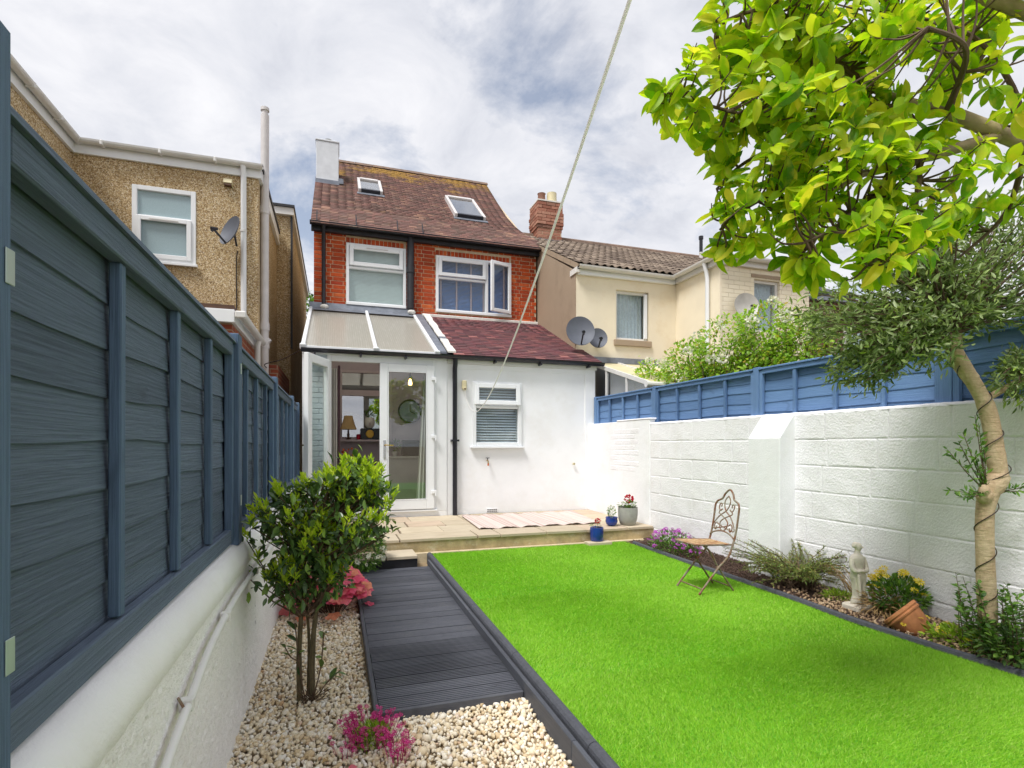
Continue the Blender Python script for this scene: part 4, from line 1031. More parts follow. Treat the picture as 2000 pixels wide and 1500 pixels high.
# room behind: mauve back wall with an old window opening
ow = (.06, 1.02, 1.43, 2.73)
b = B(); holes_wall(b, -.386, 1.64, .3, 3.79, hy - .075, hy + .0, [ow]); b.box(1.60, 1.645, 8.33, hy - .075, .34, 2.62); b.build('back_wall', 'mauve', con)
iw = ring(B(), ow[0], ow[1], ow[2], ow[3], .05, hy - .10, hy - .04).box(ow[0] + .05, ow[1] - .05, hy - .1, hy - .04, 2.25, 2.36).build('inner_window', 'mauve_trim', con, bevel=.004)
B().box(ow[0] - .04, ow[1] + .04, hy - .28, hy - .101, ow[2] - .035, ow[2]).build('shelf', 'mauve_trim', iw)
pane(B(), ow[0] + .05, ow[1] - .05, 2.36, ow[3] - .05, hy - .06).build('pane', 'glass_dark', iw); pane(B(), ow[0] + .05, ow[1] - .05, ow[2] + .05, 2.25, hy - .06).build('pane', 'glass_dark', iw)
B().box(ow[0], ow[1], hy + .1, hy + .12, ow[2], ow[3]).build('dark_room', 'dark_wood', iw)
def curtain(name, x0, x1, y0, z0, z1, mat, lab, flare=0.0):
    n = 24; V = []; F = []
    for j in range(7):
        t = j / 6; z = z1 + (z0 - z1) * t
        for i in range(n + 1):
            s = i / n; x = x0 - flare * t + (x1 - x0 + flare * t) * s
            V.append((x, y0 + .025 * math.sin(s * 22) * (1 + .3 * t), z))
    for j in range(6):
        for i in range(n): a = j * (n + 1) + i; F.append((a, a + 1, a + n + 2, a + n + 1))
    b = B().add(V, F); b.add([(x, y + .006, z) for x, y, z in V], [f[::-1] for f in F])
    b.build(name, mat, None, smooth=True, label=lab, cat='curtain')
curtain('curtain', -.06, .02, 8.24, .4, 2.45, 'curtain', 'white curtain gathered beside the open door leaf')
curtain('curtain', .025, .06, 8.28, .9, 2.5, 'curtain_pink', 'dusty pink curtain edge beside the white one in the doorway')
curtain('curtain', 1.28, 1.36, 8.24, .4, 2.45, 'curtain', 'pale curtain sweeping down behind the closed door leaf', .12)
tl = thing('table_lamp', 'table lamp with flared beige fabric shade on the inner window shelf', 'lamp', (.22, hy - .19, 1.43))
B().lathe((.22, hy - .19, 1.43), [(.055, 0), (.05, .015), (.018, .03), (.022, .09), (.012, .15), (.012, .2)], 14).build('base', 'dark_wood', tl, smooth=True)
B().lathe((.22, hy - .19, 1.62), [(.15, 0), (.115, .09), (.09, .18), (.075, .25)], 12).build('shade', 'shade', tl)
vs = thing('face_vase', 'white vase shaped like a face with a sprig beside the lamp', 'vase', (.60, hy - .19, 1.43))
B().lathe((.60, hy - .19, 1.64), [(.045, 0), (.085, .05), (.095, .12), (.085, .19), (.078, .2)], 16).build('body', 'ceramic', vs, smooth=True)
B().sphere((.60, hy - .285, 1.73), .014, 6, 5, (1, 1, 2)).box(.565, .59, hy - .289, hy - .28, 1.765, 1.772).box(.61, .635, hy - .289, hy - .28, 1.765, 1.772).box(.58, .62, hy - .29, hy - .281, 1.69, 1.698).build('face', 'mauve_trim', vs)
p_, d_ = ell(40, (.60, hy - .19, 1.9), (.09, .05, .08)); scatter('sprig', leaf_t(2, .5), p_, frames(d_, rdir(40)), np.full(40, .05), 'leaf_green', vs)
rd = thing('radio', 'black box radio with round gold dial under the face vase', 'radio', (.62, hy - .2, 1.43))
B().box(.44, .80, hy - .26, hy - .12, 1.431, 1.638).build('case', 'black_gloss', rd, bevel=.01)
B().lathe((.60, hy - .262, 1.535), [(.075, 0), (.075, .008), (.06, .012), (0, .012)], 20, Matrix.Rotation(R(90), 4, 'X')).build('dial', 'gold', rd)
rj = thing('candle_jar', 'small dark red candle jar on the shelf between lamp and radio', 'jar', (.40, hy - .19, 1.43))
B().lathe((.40, hy - .2, 1.431), [(.03, 0), (.034, .05), (.03, .1)], 12).build('glass', 'petal_red', rj, smooth=True)
ck = thing('wall_clock', 'large round dark rimmed clock on the mauve back wall', 'clock', (1.42, hy - .08, 1.98))
B().lathe((1.36, hy - .08, 1.98), [(.23, 0), (.23, .03), (.205, .035), (.2, .02), (0, .02)], 32, Matrix.Rotation(R(90), 4, 'X')).build('rim', 'black_gloss', ck, smooth=True)
B().lathe((1.36, hy - .101, 1.98), [(.2, 0), (.0, .004)], 28, Matrix.Rotation(R(90), 4, 'X')).build('face', 'frosted', ck)
B().bar((1.36, hy - .11, 1.98), (1.36, hy - .11, 2.12), .012, .004, (0, 1, 0)).bar((1.36, hy - .11, 1.98), (1.46, hy - .11, 1.93), .012, .004, (0, 1, 0)).build('hands', 'black_gloss', ck)
cb = thing('cabinet', 'white low cabinet with lattice front seen through the closed door', 'cabinet', (1.2, hy - .3, .34))
B().box(.85, 1.595, hy - .5, hy - .08, .341, 1.08).build('carcass', 'white_paint', cb); B().box(.83, 1.598, hy - .53, hy - .078, 1.081, 1.12).build('top', 'white_paint', cb, bevel=.006)
lt = B()
for i in range(7):
    lt.bar((1.15 + i * .06, hy - .508, .42), (1.35 + i * .06 if i < 4 else 1.57, hy - .508, .42 + (.4 if i < 4 else (1.57 - 1.15 - i * .06) * 2)), .012, .008, (0, 1, 0))
    lt.bar((1.57 - i * .06, hy - .514, .42), (1.37 - i * .06 if i < 4 else 1.15, hy - .514, .42 + (.4 if i < 4 else (1.57 - i * .06 - 1.15) * 2)), .012, .008, (0, 1, 0))
lt.build('lattice', 'white_paint', cb)
tv = thing('speaker_box', 'black box on top of the white cabinet', 'speaker', (1.35, hy - .3, 1.12))
B().box(1.18, 1.56, hy - .45, hy - .2, 1.121, 1.42).build('case', 'black_gloss', tv, bevel=.01); B().box(1.2, 1.54, hy - .456, hy - .4505, 1.14, 1.4).build('grille', 'black_plastic', tv)
bu = thing('pendant_bulb', 'glowing filament bulb hanging from its dark cord behind the door glass', 'light bulb', (1.25, 9.6, 2.4))
B().tube([(1.25, 9.6, 3.35), (1.25, 9.6, 2.58)], .006, 6).build('cord', 'black_plastic', bu); B().tube([(1.25, 9.6, 2.5), (1.25, 9.6, 2.58)], .022, 10).build('holder', 'black_gloss', bu)
B().lathe((1.25, 9.6, 2.38), [(.0, 0), (.03, .012), (.036, .045), (.025, .09), (.015, .12)], 12).build('bulb', 'bulb', bu, smooth=True)
tb = thing('dining_table', 'wooden table behind the open doorway with flowers on it', 'table', (.3, 9.3, .34))
B().box(-.2, .62, 8.95, 9.65, 1.02, 1.06).build('top', 'dark_wood', tb, bevel=.006)
for x in (-.15, .57):
    for y in (9.0, 9.6): B().box(x - .025, x + .025, y - .025, y + .025, .341, 1.019).build('leg', 'dark_wood', tb)
fb = thing('flower_bowl', 'bowl of orange flowers on the table inside the doorway', 'flowers', (.25, 9.2, 1.06))
B().lathe((.22, 9.2, 1.061), [(.05, 0), (.09, .03), (.1, .07)], 16).build('bowl', 'ceramic', fb, smooth=True)
p_, d_ = ell(60, (.22, 9.2, 1.18), (.15, .12, .08)); scatter('blooms', leaf_t(2, .8), p_, frames(d_, rdir(60)), np.full(60, .05), 'petal_orange', fb)
pt = thing('indoor_plant_pot', 'small potted plant on the cabinet beside the black box', 'plant', (1.05, hy - .3, 1.12))
B().lathe((1.05, hy - .35, 1.121), [(.03, 0), (.05, .05), (.05, .09)], 12).build('pot', 'ceramic', pt, smooth=True)
p_, d_ = ell(70, (1.05, hy - .35, 1.32), (.1, .08, .1)); scatter('foliage', leaf_t(2, .5), p_, frames(d_, rdir(70)), np.full(70, .06), 'leaf_green', pt)
# ------------------------------------------------------------------ pebbledash house on the left
ph = thing('pebbledash_house', 'brown pebbledash house with white gutters behind the dark fence', 'house', (-2.5, 9.6, 0))
py = 9.6; pwn = (-2.957, -2.094, 4.15, 5.315)
b = B(); holes_wall(b, -3.72, -1.2, 2.0, 5.70, py, py + .25, [pwn]); b.box(-1.45, -1.2, py + .25, 12.5, 0, 5.70); b.box(-7, -3.72, 2.0, py + .25, 0, 5.70); b.box(-3.6, -1.45, py + 1.4, py + 1.6, 2, 5.7)
b.build('wall', 'pebble', ph)
B().box(-7, -.93, 12.5, 19, 0, 6.25).build('main_block', 'pebble', ph)
B().box(-7, -.86, 12.38, 19.1, 6.25, 6.40).build('main_soffit', 'upvc_old', ph); B().box(-7, -.84, 12.34, 19.1, 6.401, 6.45).build('main_roof_edge', 'black_wood', ph)
B().box(-.925, -.885, 12.44, 12.52, 3.4, 6.24).build('corner_strip', 'black_wood', ph)
B().box(-3.70, -1.16, py - .045, py - .002, 5.66, 5.83).box(-1.199, -1.15, py + .0, 12.4, 5.66, 5.83).box(-3.72, -3.675, 2, py - .046, 5.66, 5.83).build('fascia', 'upvc', ph)
B().box(-3.60, -1.13, py - .02, 12.45, 5.832, 5.90).box(-7, -3.60, 2, 12.45, 5.833, 5.88).build('roof', 'black_wood', ph)
gA = gut((-3.60, py - .105, 5.84), (-1.12, py - .105, 5.84), .06, (0, 1, 0)).build('gutter', 'upvc_old', ph)
gB = gut((-3.615, 2, 5.84), (-3.615, py - .04, 5.84), .06, (1, 0, 0)).build('gutter', 'upvc_old', ph)
for x in (-3.3, -2.55, -1.8): B().box(x - .02, x + .02, py - .172, py - .05, 5.77, 5.85).build('bracket', 'upvc_old', gA, bevel=.01)
for y in (8.9, 8.2, 7.4, 6.4): B().box(-3.66, -3.548, y - .02, y + .02, 5.77, 5.85).build('bracket', 'upvc_old', gB, bevel=.01)
B().box(-1.199, -1.14, py + .3, 12.42, 5.58, 5.66).build('side_barge', 'upvc', ph)
dp = B().tube([(-1.41, py - .11, 5.80), (-1.41, py - .05, 5.66), (-1.41, py - .05, 3.05)], .043, 12).build('downpipe', 'upvc', ph, smooth=True)
for z in (4.75, 3.4): B().tube([(-1.41, py - .05, z), (-1.41, py - .05, z + .04)], .05, 12).build('pipe_collar', 'upvc_old', dp, smooth=True)
x0, x1, z0, z1 = pwn
wn = ring(B(), x0, x1, z0, z1, .07, py - .02, py + .06).box(x0 + .07, x1 - .07, py - .01, py + .06, 4.80, 4.87).build('window', 'upvc', ph, bevel=.006)
B().box(x0 - .03, x1 + .03, py - .07, py - .021, z0 - .03, z0 + .01).build('sill', 'upvc', wn, bevel=.004)
ring(B(), x0 + .06, x1 - .06, z0 + .06, 4.845, .065, py - .045, py - .015).build('sash', 'upvc', wn, bevel=.006)
B().box(-2.72, -2.33, py - .053, py - .0455, 4.80, 4.815).build('trickle_vent', 'upvc_old', wn)
pane(B(), x0 + .06, x1 - .06, z0 + .06, 4.8, py + .02).build('pane', 'frosted', wn); pane(B(), x0 + .06, x1 - .06, 4.87, z1 - .06, py + .02).build('pane', 'frosted', wn)
vb = thing('vent_cowl', 'cream square vent cowl below the gutter of the pebbledash house', 'vent', (-1.638, py, 5.5))
B().prism([(-1.70, py, 5.58), (-1.70, py - .06, 5.575), (-1.70, py - .09, 5.50), (-1.70, py, 5.47)], (.125, 0, 0)).build('hood', 'beige_plastic', vb, bevel=.004)
B().box(-1.69, -1.585, py - .085, py - .01, 5.465, 5.485).build('flap', 'dark_wood', vb)
vp = thing('soil_vent_pipe', 'tall grey vent pipe rising above the corner of the pebbledash house', 'pipe', (-1.13, 9.85, 1))
B().tube([(-1.14, 9.85, 1.0), (-1.13, 9.85, 6.86)], .066, 14).build('pipe', 'grey_pipe', vp, smooth=True)
B().tube([(-1.13, 9.85, 6.861), (-1.13, 9.85, 6.93)], .05, 12).tube([(-1.13, 9.85, 6.93), (-1.13, 9.85, 6.98)], .068, 12).build('cowl', 'grey_pipe', vp, smooth=True)
for z in (2.95, 3.25, 5.2): B().tube([(-1.138, 9.85, z), (-1.138, 9.85, z + .12)], .08, 14).build('collar', 'grey_pipe', vp, smooth=True)
B().tube([(-1.14, 9.85, 3.05), (-1.22, 9.78, 3.05)], .07, 12).tube([(-1.14, 9.85, 3.12), (-1.06, 9.85, 3.05)], .055, 12).build('branch', 'grey_pipe', vp, smooth=True)
pe = thing('flat_roof_annexe', 'red brick annexe with white fascia and flat roof behind the dark fence', 'house', (-2.4, 8.4, 0))
B().box(-3.6, -1.24, 7.5, py - .002, 0, 2.86).build('wall', 'brick_far', pe)
B().box(-3.65, -1.2, 7.43, py - .003, 2.861, 3.02).build('fascia', 'upvc', pe, bevel=.005); B().box(-3.64, -1.21, 7.44, py - .003, 3.021, 3.075).build('roof', 'dark_wood', pe)
gp_ = gut((-1.13, 7.42, 2.985), (-1.13, 9.5, 2.985), .06, (1, 0, 0)).build('gutter', 'upvc_old', pe)
B().tube([(-1.13, 9.1, 2.94), (-1.15, 9.1, 2.86), (-1.15, 9.1, 1.0)], .043, 10).build('downpipe', 'upvc_old', pe, smooth=True)
B().box(-1.19, -1.06, 7.38, 7.43, 2.91, 3.0).build('gutter_end', 'upvc_old', gp_, bevel=.015)
ac = thing('overhead_cable', 'thin black cable strung from conservatory gutter to the pebbledash house', 'cable', (-.8, 8.3, 2.6))
B().tube(smoothpath([(-.46, 8.02, 2.66), (-.75, 8.6, 2.60), (-1.05, 9.2, 2.60), (-1.1, 9.8, 2.62)], 5), .008, 6).build('wire', 'cable', ac)
bw = thing('alley_wall', 'old red brick boundary wall in the gap beside the pebbledash house', 'wall', (-.8, 14, 0))
B().box(-1.19, -.94, 9.95, 12.3, 0, 2.7).build('wall', 'brick_far', bw)

def dish(loc, face, r, mat, label, arm=.9, flip=1, wall=(0, 1, 0)):
    f = Vector(face).normalized(); c = Vector(loc); t = thing('satellite_dish', label, 'satellite dish', loc, 'satellite dishes')
    q = f.to_track_quat('Z', 'Y').to_matrix(); n = 26
    D = Matrix.Diagonal((.9, 1, 1))
    prof = [(r * k / 7, .16 * r * (k / 7) ** 2 * 1.6 - .05) for k in range(1, 8)] + [(r, .16 * r * 1.6 - .062)] + [(r * k / 7, .16 * r * (k / 7) ** 2 * 1.6 - .062) for k in range(6, 0, -1)]
    B().lathe(c, prof, n, q @ D).build('reflector', mat, t, smooth=True)
    back = c - f * .07; down = Vector((0, 0, -1)); dn = (down - f * down.dot(f)).normalized()
    tip = c + f * r * arm * 1.05 + dn * r * .55
    B().bar(c + dn * r * .93 - f * .01, tip, .022, .022).build('feed_arm', 'dark_metal', t)
    ln = (c - tip).normalized()
    B().tube([tip - ln * .03, tip + ln * .07], [.028, .02], 10).bar(tip, tip + dn * .05, .03, .03).build('feed_horn', 'black_plastic', t)
    wv = Vector(wall).normalized()
    B().tube([back, back + wv * .10 + Vector((0, 0, -.05)), back + wv * .22 + Vector((0, 0, -.12))], .016, 8).build('bracket', 'dark_metal', t, smooth=True)
    return t
d1 = dish((-1.56, py - .32, 4.66), (-.72, -.62, .30), .25, 'dish', 'dark grey satellite dish on the pebbledash wall beside the white downpipe')
B().tube(smoothpath([(-1.50, py - .03, 4.45), (-1.52, py - .015, 4.2), (-1.515, py - .015, 3.1)], 4), .008, 6).build('cable', 'black_plastic', d1)
dish((4.00, 8.42, 3.29), (-.25, -.93, .28), .275, 'dish', 'larger dark grey dish nearest the red tiled extension roof', wall=(0, 1, 0))
dish((4.39, 8.52, 3.22), (-.22, -.93, .28), .19, 'dish', 'smaller dark grey dish on the cream wall below the window', wall=(0, 1, 0))
dish((6.52, 7.30, 3.66), (-.3, -.93, .25), .23, 'dish_pale', 'weathered pale dish on the front of the cream wing', wall=(0, 1, 0))

# ------------------------------------------------------------------ cream house on the right
cy, fy = 8.7, 7.48
chs = thing('cream_house', 'cream rendered house with brown pantile roof behind the blue fence', 'house', (6, 9, 0))
cw = (4.844, 5.529, 3.25, 4.16); fw = (6.837, 7.391, 3.28, 4.19)
b = B(); holes_wall(b, 4.05, 6.12, -.02, 4.36, cy, cy + .25, [cw]); b.box(4.3, 6.1, cy + 1.3, cy + 1.5, 0, 4.3); b.build('wall', 'cream', chs)
B().prism([(4.04, cy + .001, -.02), (4.04, 15.3, -.02), (4.04, 15.3, 4.5), (4.04, 12.0, 6.22), (4.04, cy + .001, 4.42)], (.2, 0, 0)).build('gable_wall', 'tan_render', chs)
b = B(); holes_wall(b, 6.16, 8.05, -.02, 4.40, fy, fy + .25, [fw]); b.box(6.3, 8.0, fy + 1.2, fy + 1.3, 0, 4.3); b.build('wing_front', 'cream_paint_brick', chs)
B().box(6.12, 6.159, fy - .004, cy + .6, -.02, 4.40).box(6.16, 8.05, fy + .26, cy + .6, 4.3, 4.398).build('wing_side', 'cream', chs)
B().box(6.10, 8.12, fy - .06, fy - .001, 4.36, 4.47).box(6.062, 6.119, fy - .06, cy - .061, 4.36, 4.47).build('wing_fascia', 'upvc_old', chs)
B().box(6.08, 8.14, fy - .02, cy + 1.2, 4.472, 4.545).build('wing_roof', 'lead', chs)
gut((6.0, fy - .12, 4.50), (8.15, fy - .12, 4.48), .058, (0, 1, 0)).build('gutter', 'upvc_old', chs); gut((6.01, fy - .10, 4.50), (6.01, cy - .1, 4.49), .058, (1, 0, 0)).build('gutter', 'upvc_old', chs)
B().box(4.06, 6.06, cy - .06, cy - .001, 4.35, 4.46).build('fascia', 'upvc', chs)
gut((4.04, cy - .125, 4.49), (6.0, cy - .125, 4.47), .058, (0, 1, 0)).build('gutter', 'upvc_old', chs)
B().tube([(6.0, 7.73, 4.45), (6.05, 7.73, 4.3), (6.07, 7.73, 4.2), (6.07, 7.73, 2.0)], .036, 10).build('downpipe', 'upvc', chs, smooth=True)
def sash_window(x0, x1, z0, z1, y, par, tilt=True):
    wn = ring(B(), x0, x1, z0, z1, .05, y + .05, y + .12).build('window', 'upvc_old', par, bevel=.004)
    pane(B(), x0 + .05, x1 - .05, z0 + .05, z1 - .05, y + .08).build('pane', 'glass', wn)
    V = []; F = []; n = 40
    for i in range(n + 1):
        x = x0 + .04 + (x1 - x0 - .08) * i / n; yy = y + .16 + .012 * math.sin(i * 1.3)
        V += [(x, yy, z0), (x, yy, z1)]
    F = [(2 * i, 2 * i + 2, 2 * i + 3, 2 * i + 1) for i in range(n)]
    nb_ = B().add(V, F).add([(a, c + .004, e) for a, c, e in V], [f[::-1] for f in F]); nb_.build('net_curtain', 'net', wn)
    return wn
w1 = sash_window(*cw, cy, chs); B().box(4.80, 5.57, cy - .05, cy + .05, 3.14, 3.248).build('sill', 'tan_render', w1, bevel=.006)
B().box(5.44, 5.50, cy + .0, cy + .045, 3.30, 4.12).build('open_sash_edge', 'upvc', w1, bevel=.004)
w2 = sash_window(*fw, fy, chs); B().box(6.77, 7.47, fy - .012, fy + .0, 4.215, 4.27).build('lintel', 'tan_render', w2, bevel=.003)
# pantile roof
cr = B().prism([(4.05, 8.6, 4.44), (4.05, 12.0, 6.20), (4.05, 12.0, 6.25), (4.05, 8.6, 4.49)], (6.5, 0, 0)).prism([(4.05, 12.01, 6.20), (4.05, 15.3, 4.5), (4.05, 15.3, 4.55), (4.05, 12.01, 6.25)], (6.5, 0, 0)).build('roof', 'black_wood', chs)
anp = math.atan2(6.25 - 4.49, 3.4)
def pantile():
    n = 12; V = []; F = []
    for yv, lift in ((-.2, .014), (.2, 0)):
        for i in range(n + 1):
            s = i / n; x = -.155 + .31 * s; V.append((x, yv, lift + .02 * math.sin(4 * math.pi * s)))
    for yv, lift in ((-.2, .003), (.2, -.015)):
        for i in range(n + 1):
            s = i / n; V.append((-.155 + .31 * s, yv, lift + .02 * math.sin(4 * math.pi * s)))
    m = n + 1
    for i in range(n):
        F.append((i, i + 1, m + i + 1, m + i)); F.append((2 * m + i, i, 0 + 0, 0) if False else (2 * m + i, 2 * m + i + 1, i + 1, i))
    me = B().add(V, F).mesh('pantile'); me.materials.append(MAT['pantile'])
    for p in me.polygons: p.use_smooth = True
    return me
pm = pantile(); k = 0
for j in range(12):
    s = .18 + j * .315
    for i in range(19):
        x = 4.19 + i * .3
        if x > 6.3 and j < 2: continue
        M = Matrix.Translation((x, 8.56 + s * math.cos(anp), 4.495 + s * math.sin(anp) + .02)) @ Matrix.Rotation(anp - .03, 4, 'X')
        inst('pantile', pm, cr, M)
B().tube([(4.0, 12.0, 6.27), (10.5, 12.0, 6.27)], .085, 10).build('ridge', 'ridge', cr)
B().box(4.02, 4.09, cy - .1, cy + .2, 4.37, 4.47).build('verge_block', 'mortar_white', cr)
vb_ = B()
for i in range(11):
    y0 = 8.6 + i * .309; z0 = 4.45 + (y0 - 8.6) * math.tan(anp); vb_.prism([(4.03, y0, z0 - .03), (4.03, y0 + .3, z0 + .3 * math.tan(anp) - .03), (4.03, y0 + .3, z0 + .3 * math.tan(anp) + .07), (4.03, y0, z0 + .07)], (.05, 0, 0))
vb_.build('verge_mortar', 'tan_render', cr)
# brick chimney, real bricks on the two faces in view
bc = B().box(4.452, 5.028, 11.612, 12.15, 5.3, 6.88).build('chimney', 'mortar', cr)
def course(z, x0, x1, y0, y1, k):
    x = x0 + (-.11 if k % 2 else 0)
    while x < x1 - .02:
        a, c = max(x, x0), min(x + .215, x1)
        if c - a > .03: inst('brick', block_mesh(round(c - a, 3), .1, .0655, 'brick_old', .003), cr, ((a + c) / 2, y0 + .05 + random.uniform(-.003, .003), z))
        x += .2255
    y = y0 + .105 + (-.11 if k % 2 else 0)
    while y < y1 - .02:
        a, c = max(y, y0 + .105), min(y + .215, y1)
        if c - a > .03: inst('brick', block_mesh(.1, round(c - a, 3), .0655, 'brick_old', .003), cr, (x0 + .05 + random.uniform(-.003, .003), (a + c) / 2, z))
        y += .2255
for k in range(21):
    z = 5.42 + k * .0755; e = .0 if k < 13 else (.02 if k == 13 else .035 if k < 18 else .018)
    course(z, 4.445 - e, 5.035 + e, 11.605 - e, 12.15, k)
B().box(4.43, 5.05, 11.59, 12.17, 6.99, 7.02).build('chimney_capping', 'mortar_white', cr)
B().lathe((4.62, 11.85, 7.02), [(.10, 0), (.085, .2), (.10, .24), (.08, .25), (.07, .1)], 16).build('chimney_pot', 'brick_old', cr, smooth=True)
B().lathe((4.86, 11.8, 7.02), [(.12, 0), (.115, .2), (.115, .26), (.1, .26), (.09, .1)], 16).build('chimney_pot', 'beige_plastic', cr, smooth=True)
B().box(4.42, 5.06, 11.57, 11.60, 5.95, 6.1).build('chimney_flashing', 'lead', cr)
fl_ = thing('flue_pipe', 'thin black flue pipe with white foot above the pantile roof', 'flue', (9.07, 11.8, 6.1))
B().tube([(9.07, 11.8, 5.9), (9.07, 11.8, 6.36)], .05, 10).build('foot', 'grey_pipe', fl_); B().tube([(9.07, 11.8, 6.361), (9.07, 11.8, 6.70)], .045, 10).build('pipe', 'black_plastic', fl_); B().tube([(9.07, 11.8, 6.701), (9.07, 11.8, 6.78)], .06, 10).build('cowl', 'black_plastic', fl_)
db = thing('dark_brick_house', 'dark brown brick house beyond the cream wing', 'house', (9, 7.8, 0))
B().box(8.06, 11, 7.56, 12, -.02, 3.95).build('wall', 'brick_far_dark', db); B().box(8.06, 11.1, 7.45, 12.1, 3.951, 4.02).build('roof_edge', 'lead', db)
wn = ring(B(), 8.95, 9.5, 2.9, 3.7, .05, 7.53, 7.559).build('window', 'upvc_old', db); B().box(9.0, 9.45, 7.545, 7.556, 2.95, 3.65).build('pane', 'frosted', wn)
# neighbour's glazed lean-to
nl = thing('glazed_lean_to', 'white framed glazed lean-to with cream roof below the cream wall', 'conservatory', (4.8, 7.6, 0))
for x in (4.26, 4.85, 5.5): B().bar((x, 8.66, 2.80), (x, 6.7, 2.22), .05, .06).build('rafter', 'upvc_old', nl)
B().prism([(4.29, 8.66, 2.80), (4.29, 6.7, 2.215), (4.29, 6.7, 2.225), (4.29, 8.66, 2.81)], (1.2, 0, 0)).build('roof_panel', 'beige_plastic', nl)
for y in (8.6, 7.95, 7.3, 6.72): B().box(4.24, 4.28, y - .02, y + .02, 1.0, 2.19 + (y - 6.7) * .295).build('mullion', 'upvc_old', nl)
B().prism([(4.258, 6.74, 1.0), (4.258, 8.6, 1.0), (4.258, 8.6, 2.74), (4.258, 6.74, 2.19)], (.005, 0, 0)).build('side_pane', 'glass_dark', nl)
B().prism([(4.36, 6.74, 1.0), (4.36, 8.6, 1.0), (4.36, 8.6, 2.70), (4.36, 6.74, 2.15)], (.01, 0, 0)).build('inner_blind', 'dish', nl)
B().tube([(4.2, 6.68, 2.2), (5.6, 6.68, 2.18)], .045, 10).build('gutter', 'upvc_old', nl)
B().box(4.2, 5.7, 8.6, 8.69, 2.80, 2.90).build('flashing', 'lead', nl)

# ------------------------------------------------------------------ washing line and reel
rl = thing('line_reel', 'yellowed plastic washing line reel beside the kitchen window', 'reel', (1.885, E0, 2.25))
B().box(1.84, 1.91, E0 - .07, E0 - .001, 2.18, 2.325).build('case', 'beige_plastic', rl, bevel=.015); B().box(1.852, 1.898, E0 - .09, E0 - .0705, 2.165, 2.22).build('nozzle', 'beige_plastic', rl, bevel=.008)
B().box(1.862, 1.888, E0 - .0925, E0 - .0905, 2.18, 2.2).build('slot', 'dark_wood', rl)
cl = thing('washing_line', 'pale washing line running from the wall reel up over the garden', 'rope', (1.9, 7.9, 1.9))
B().tube(smoothpath([(1.875, E0 - .085, 2.17), (1.89, E0 - .12, 2.02), (1.94, E0 - .24, 1.86), (2.0, 7.75, 1.832)], 8), .005, 6).build('loose_tail', 'rope', cl, smooth=True)
LA, LB = Vector((2.0, 7.75, 1.832)), Vector((.676, 1.146, 2.416))
B().tube([LA.lerp(LB, t) - Vector((0, 0, .19 * 4 * t * max(0, 1 - t))) for t in np.linspace(0, 1.3, 40)], .0054, 8).build('line', 'rope', cl, smooth=True)
# ------------------------------------------------------------------ rug, pots, chair, statue
def rug():
    cs = [(1.715, 6.56), (3.40, 6.585), (3.58, 7.86), (1.775, 7.84)]; nx, ny = 90, 12; V = []
    for j in range(ny + 1):
        for i in range(nx + 1):
            s, t = i / nx, j / ny
            x = (cs[0][0] * (1-s) + cs[1][0] * s) * (1-t) + (cs[3][0] * (1-s) + cs[2][0] * s) * t; y = (cs[0][1] * (1-s) + cs[1][1] * s) * (1-t) + (cs[3][1] * (1-s) + cs[2][1] * s) * t
            V.append((x, y, .276 + .010 * math.sin(s * 34 + .6 * math.sin(t * 3)) * (.35 + .65 * abs(t - .5) * 2) + .004 * math.sin(s * 71)))
    idx = np.arange((ny + 1) * (nx + 1)).reshape(ny + 1, nx + 1); F = np.stack([idx[:-1, :-1], idx[:-1, 1:], idx[1:, 1:], idx[1:, :-1]], -1).reshape(-1, 4)
    V = np.array(V); m = len(V); V2 = V.copy(); V2[:, 2] += .006
    Vb = np.concatenate([V, V2]); Fb = np.concatenate([F[:, ::-1], F + m])
    e = np.concatenate([idx[0, :], idx[1:, -1], idx[-1, -2::-1], idx[-2::-1, 0]]); Fs = np.stack([e[:-1], e[1:], e[1:] + m, e[:-1] + m], 1)
    o = np_mesh('rug', Vb, np.concatenate([Fb, Fs]), 'rug', None, None, True); tag(o, 'pale pink striped outdoor rug lying rippled on the patio', 'rug')
rug()
def pot(name, lab, loc, prof, mat, n=28):
    t = thing(name, lab, 'plant pot', loc); B().lathe(loc, prof, n).build('body', mat, t, smooth=True)
    rin = prof[-1][0]; B().lathe((loc[0], loc[1], loc[2] + prof[-1][1]), [(rin, 0), (0.001, .004)], n).build('compost', 'soil', t); return t
def flower_head(b_name, par, c, r, mat, n=24):
    p, d = ell(n, c, (r, r, r * .8), shell=.3); scatter(b_name, leaf_t(2, .9, .1, .3), p, frames(d + np.array([0, 0, .4]), rdir(n)), np.full(n, r * .75), mat, par)
def geranium(lab, c, z, spread, h, red, nl=70, ls=.035):
    t = thing('geranium', lab, 'flower', (c[0], c[1], z))
    B().tube([(c[0], c[1], z), (c[0] + .01, c[1] - .01, z + h * .9)], .004, 6).build('stem', 'stem_green', t)
    p, d = ell(nl, (c[0], c[1], z + h * .35), (spread, spread * .9, h * .4)); d[:, 2] = np.abs(d[:, 2])
    scatter('foliage', leaf_t(3, .8, .15, .2), p, frames(d, rdir(nl) * .3 + np.array([0, 0, 1])), rng.uniform(.7, 1.3, nl) * ls, 'leaf_green', t)
    flower_head('bloom', t, (c[0] + .01, c[1] - .01, z + h), red, 'petal_red', 50)
    return t
pot('blue_pot', 'straight sided cobalt blue pot on the slab at the lawn edge', (3.11, 6.07, .133), [(.075, 0), (.083, .01), (.085, .14), (.083, .17), (.075, .17), (.073, .155)], 'blue_glaze')
B().box(2.95, 3.27, 5.96, 6.10, .06, .131).build('kerb_slab', 'slab', None, bevel=.006, label='loose sandstone slab carrying the straight blue pot at the lawn edge', cat='slab')
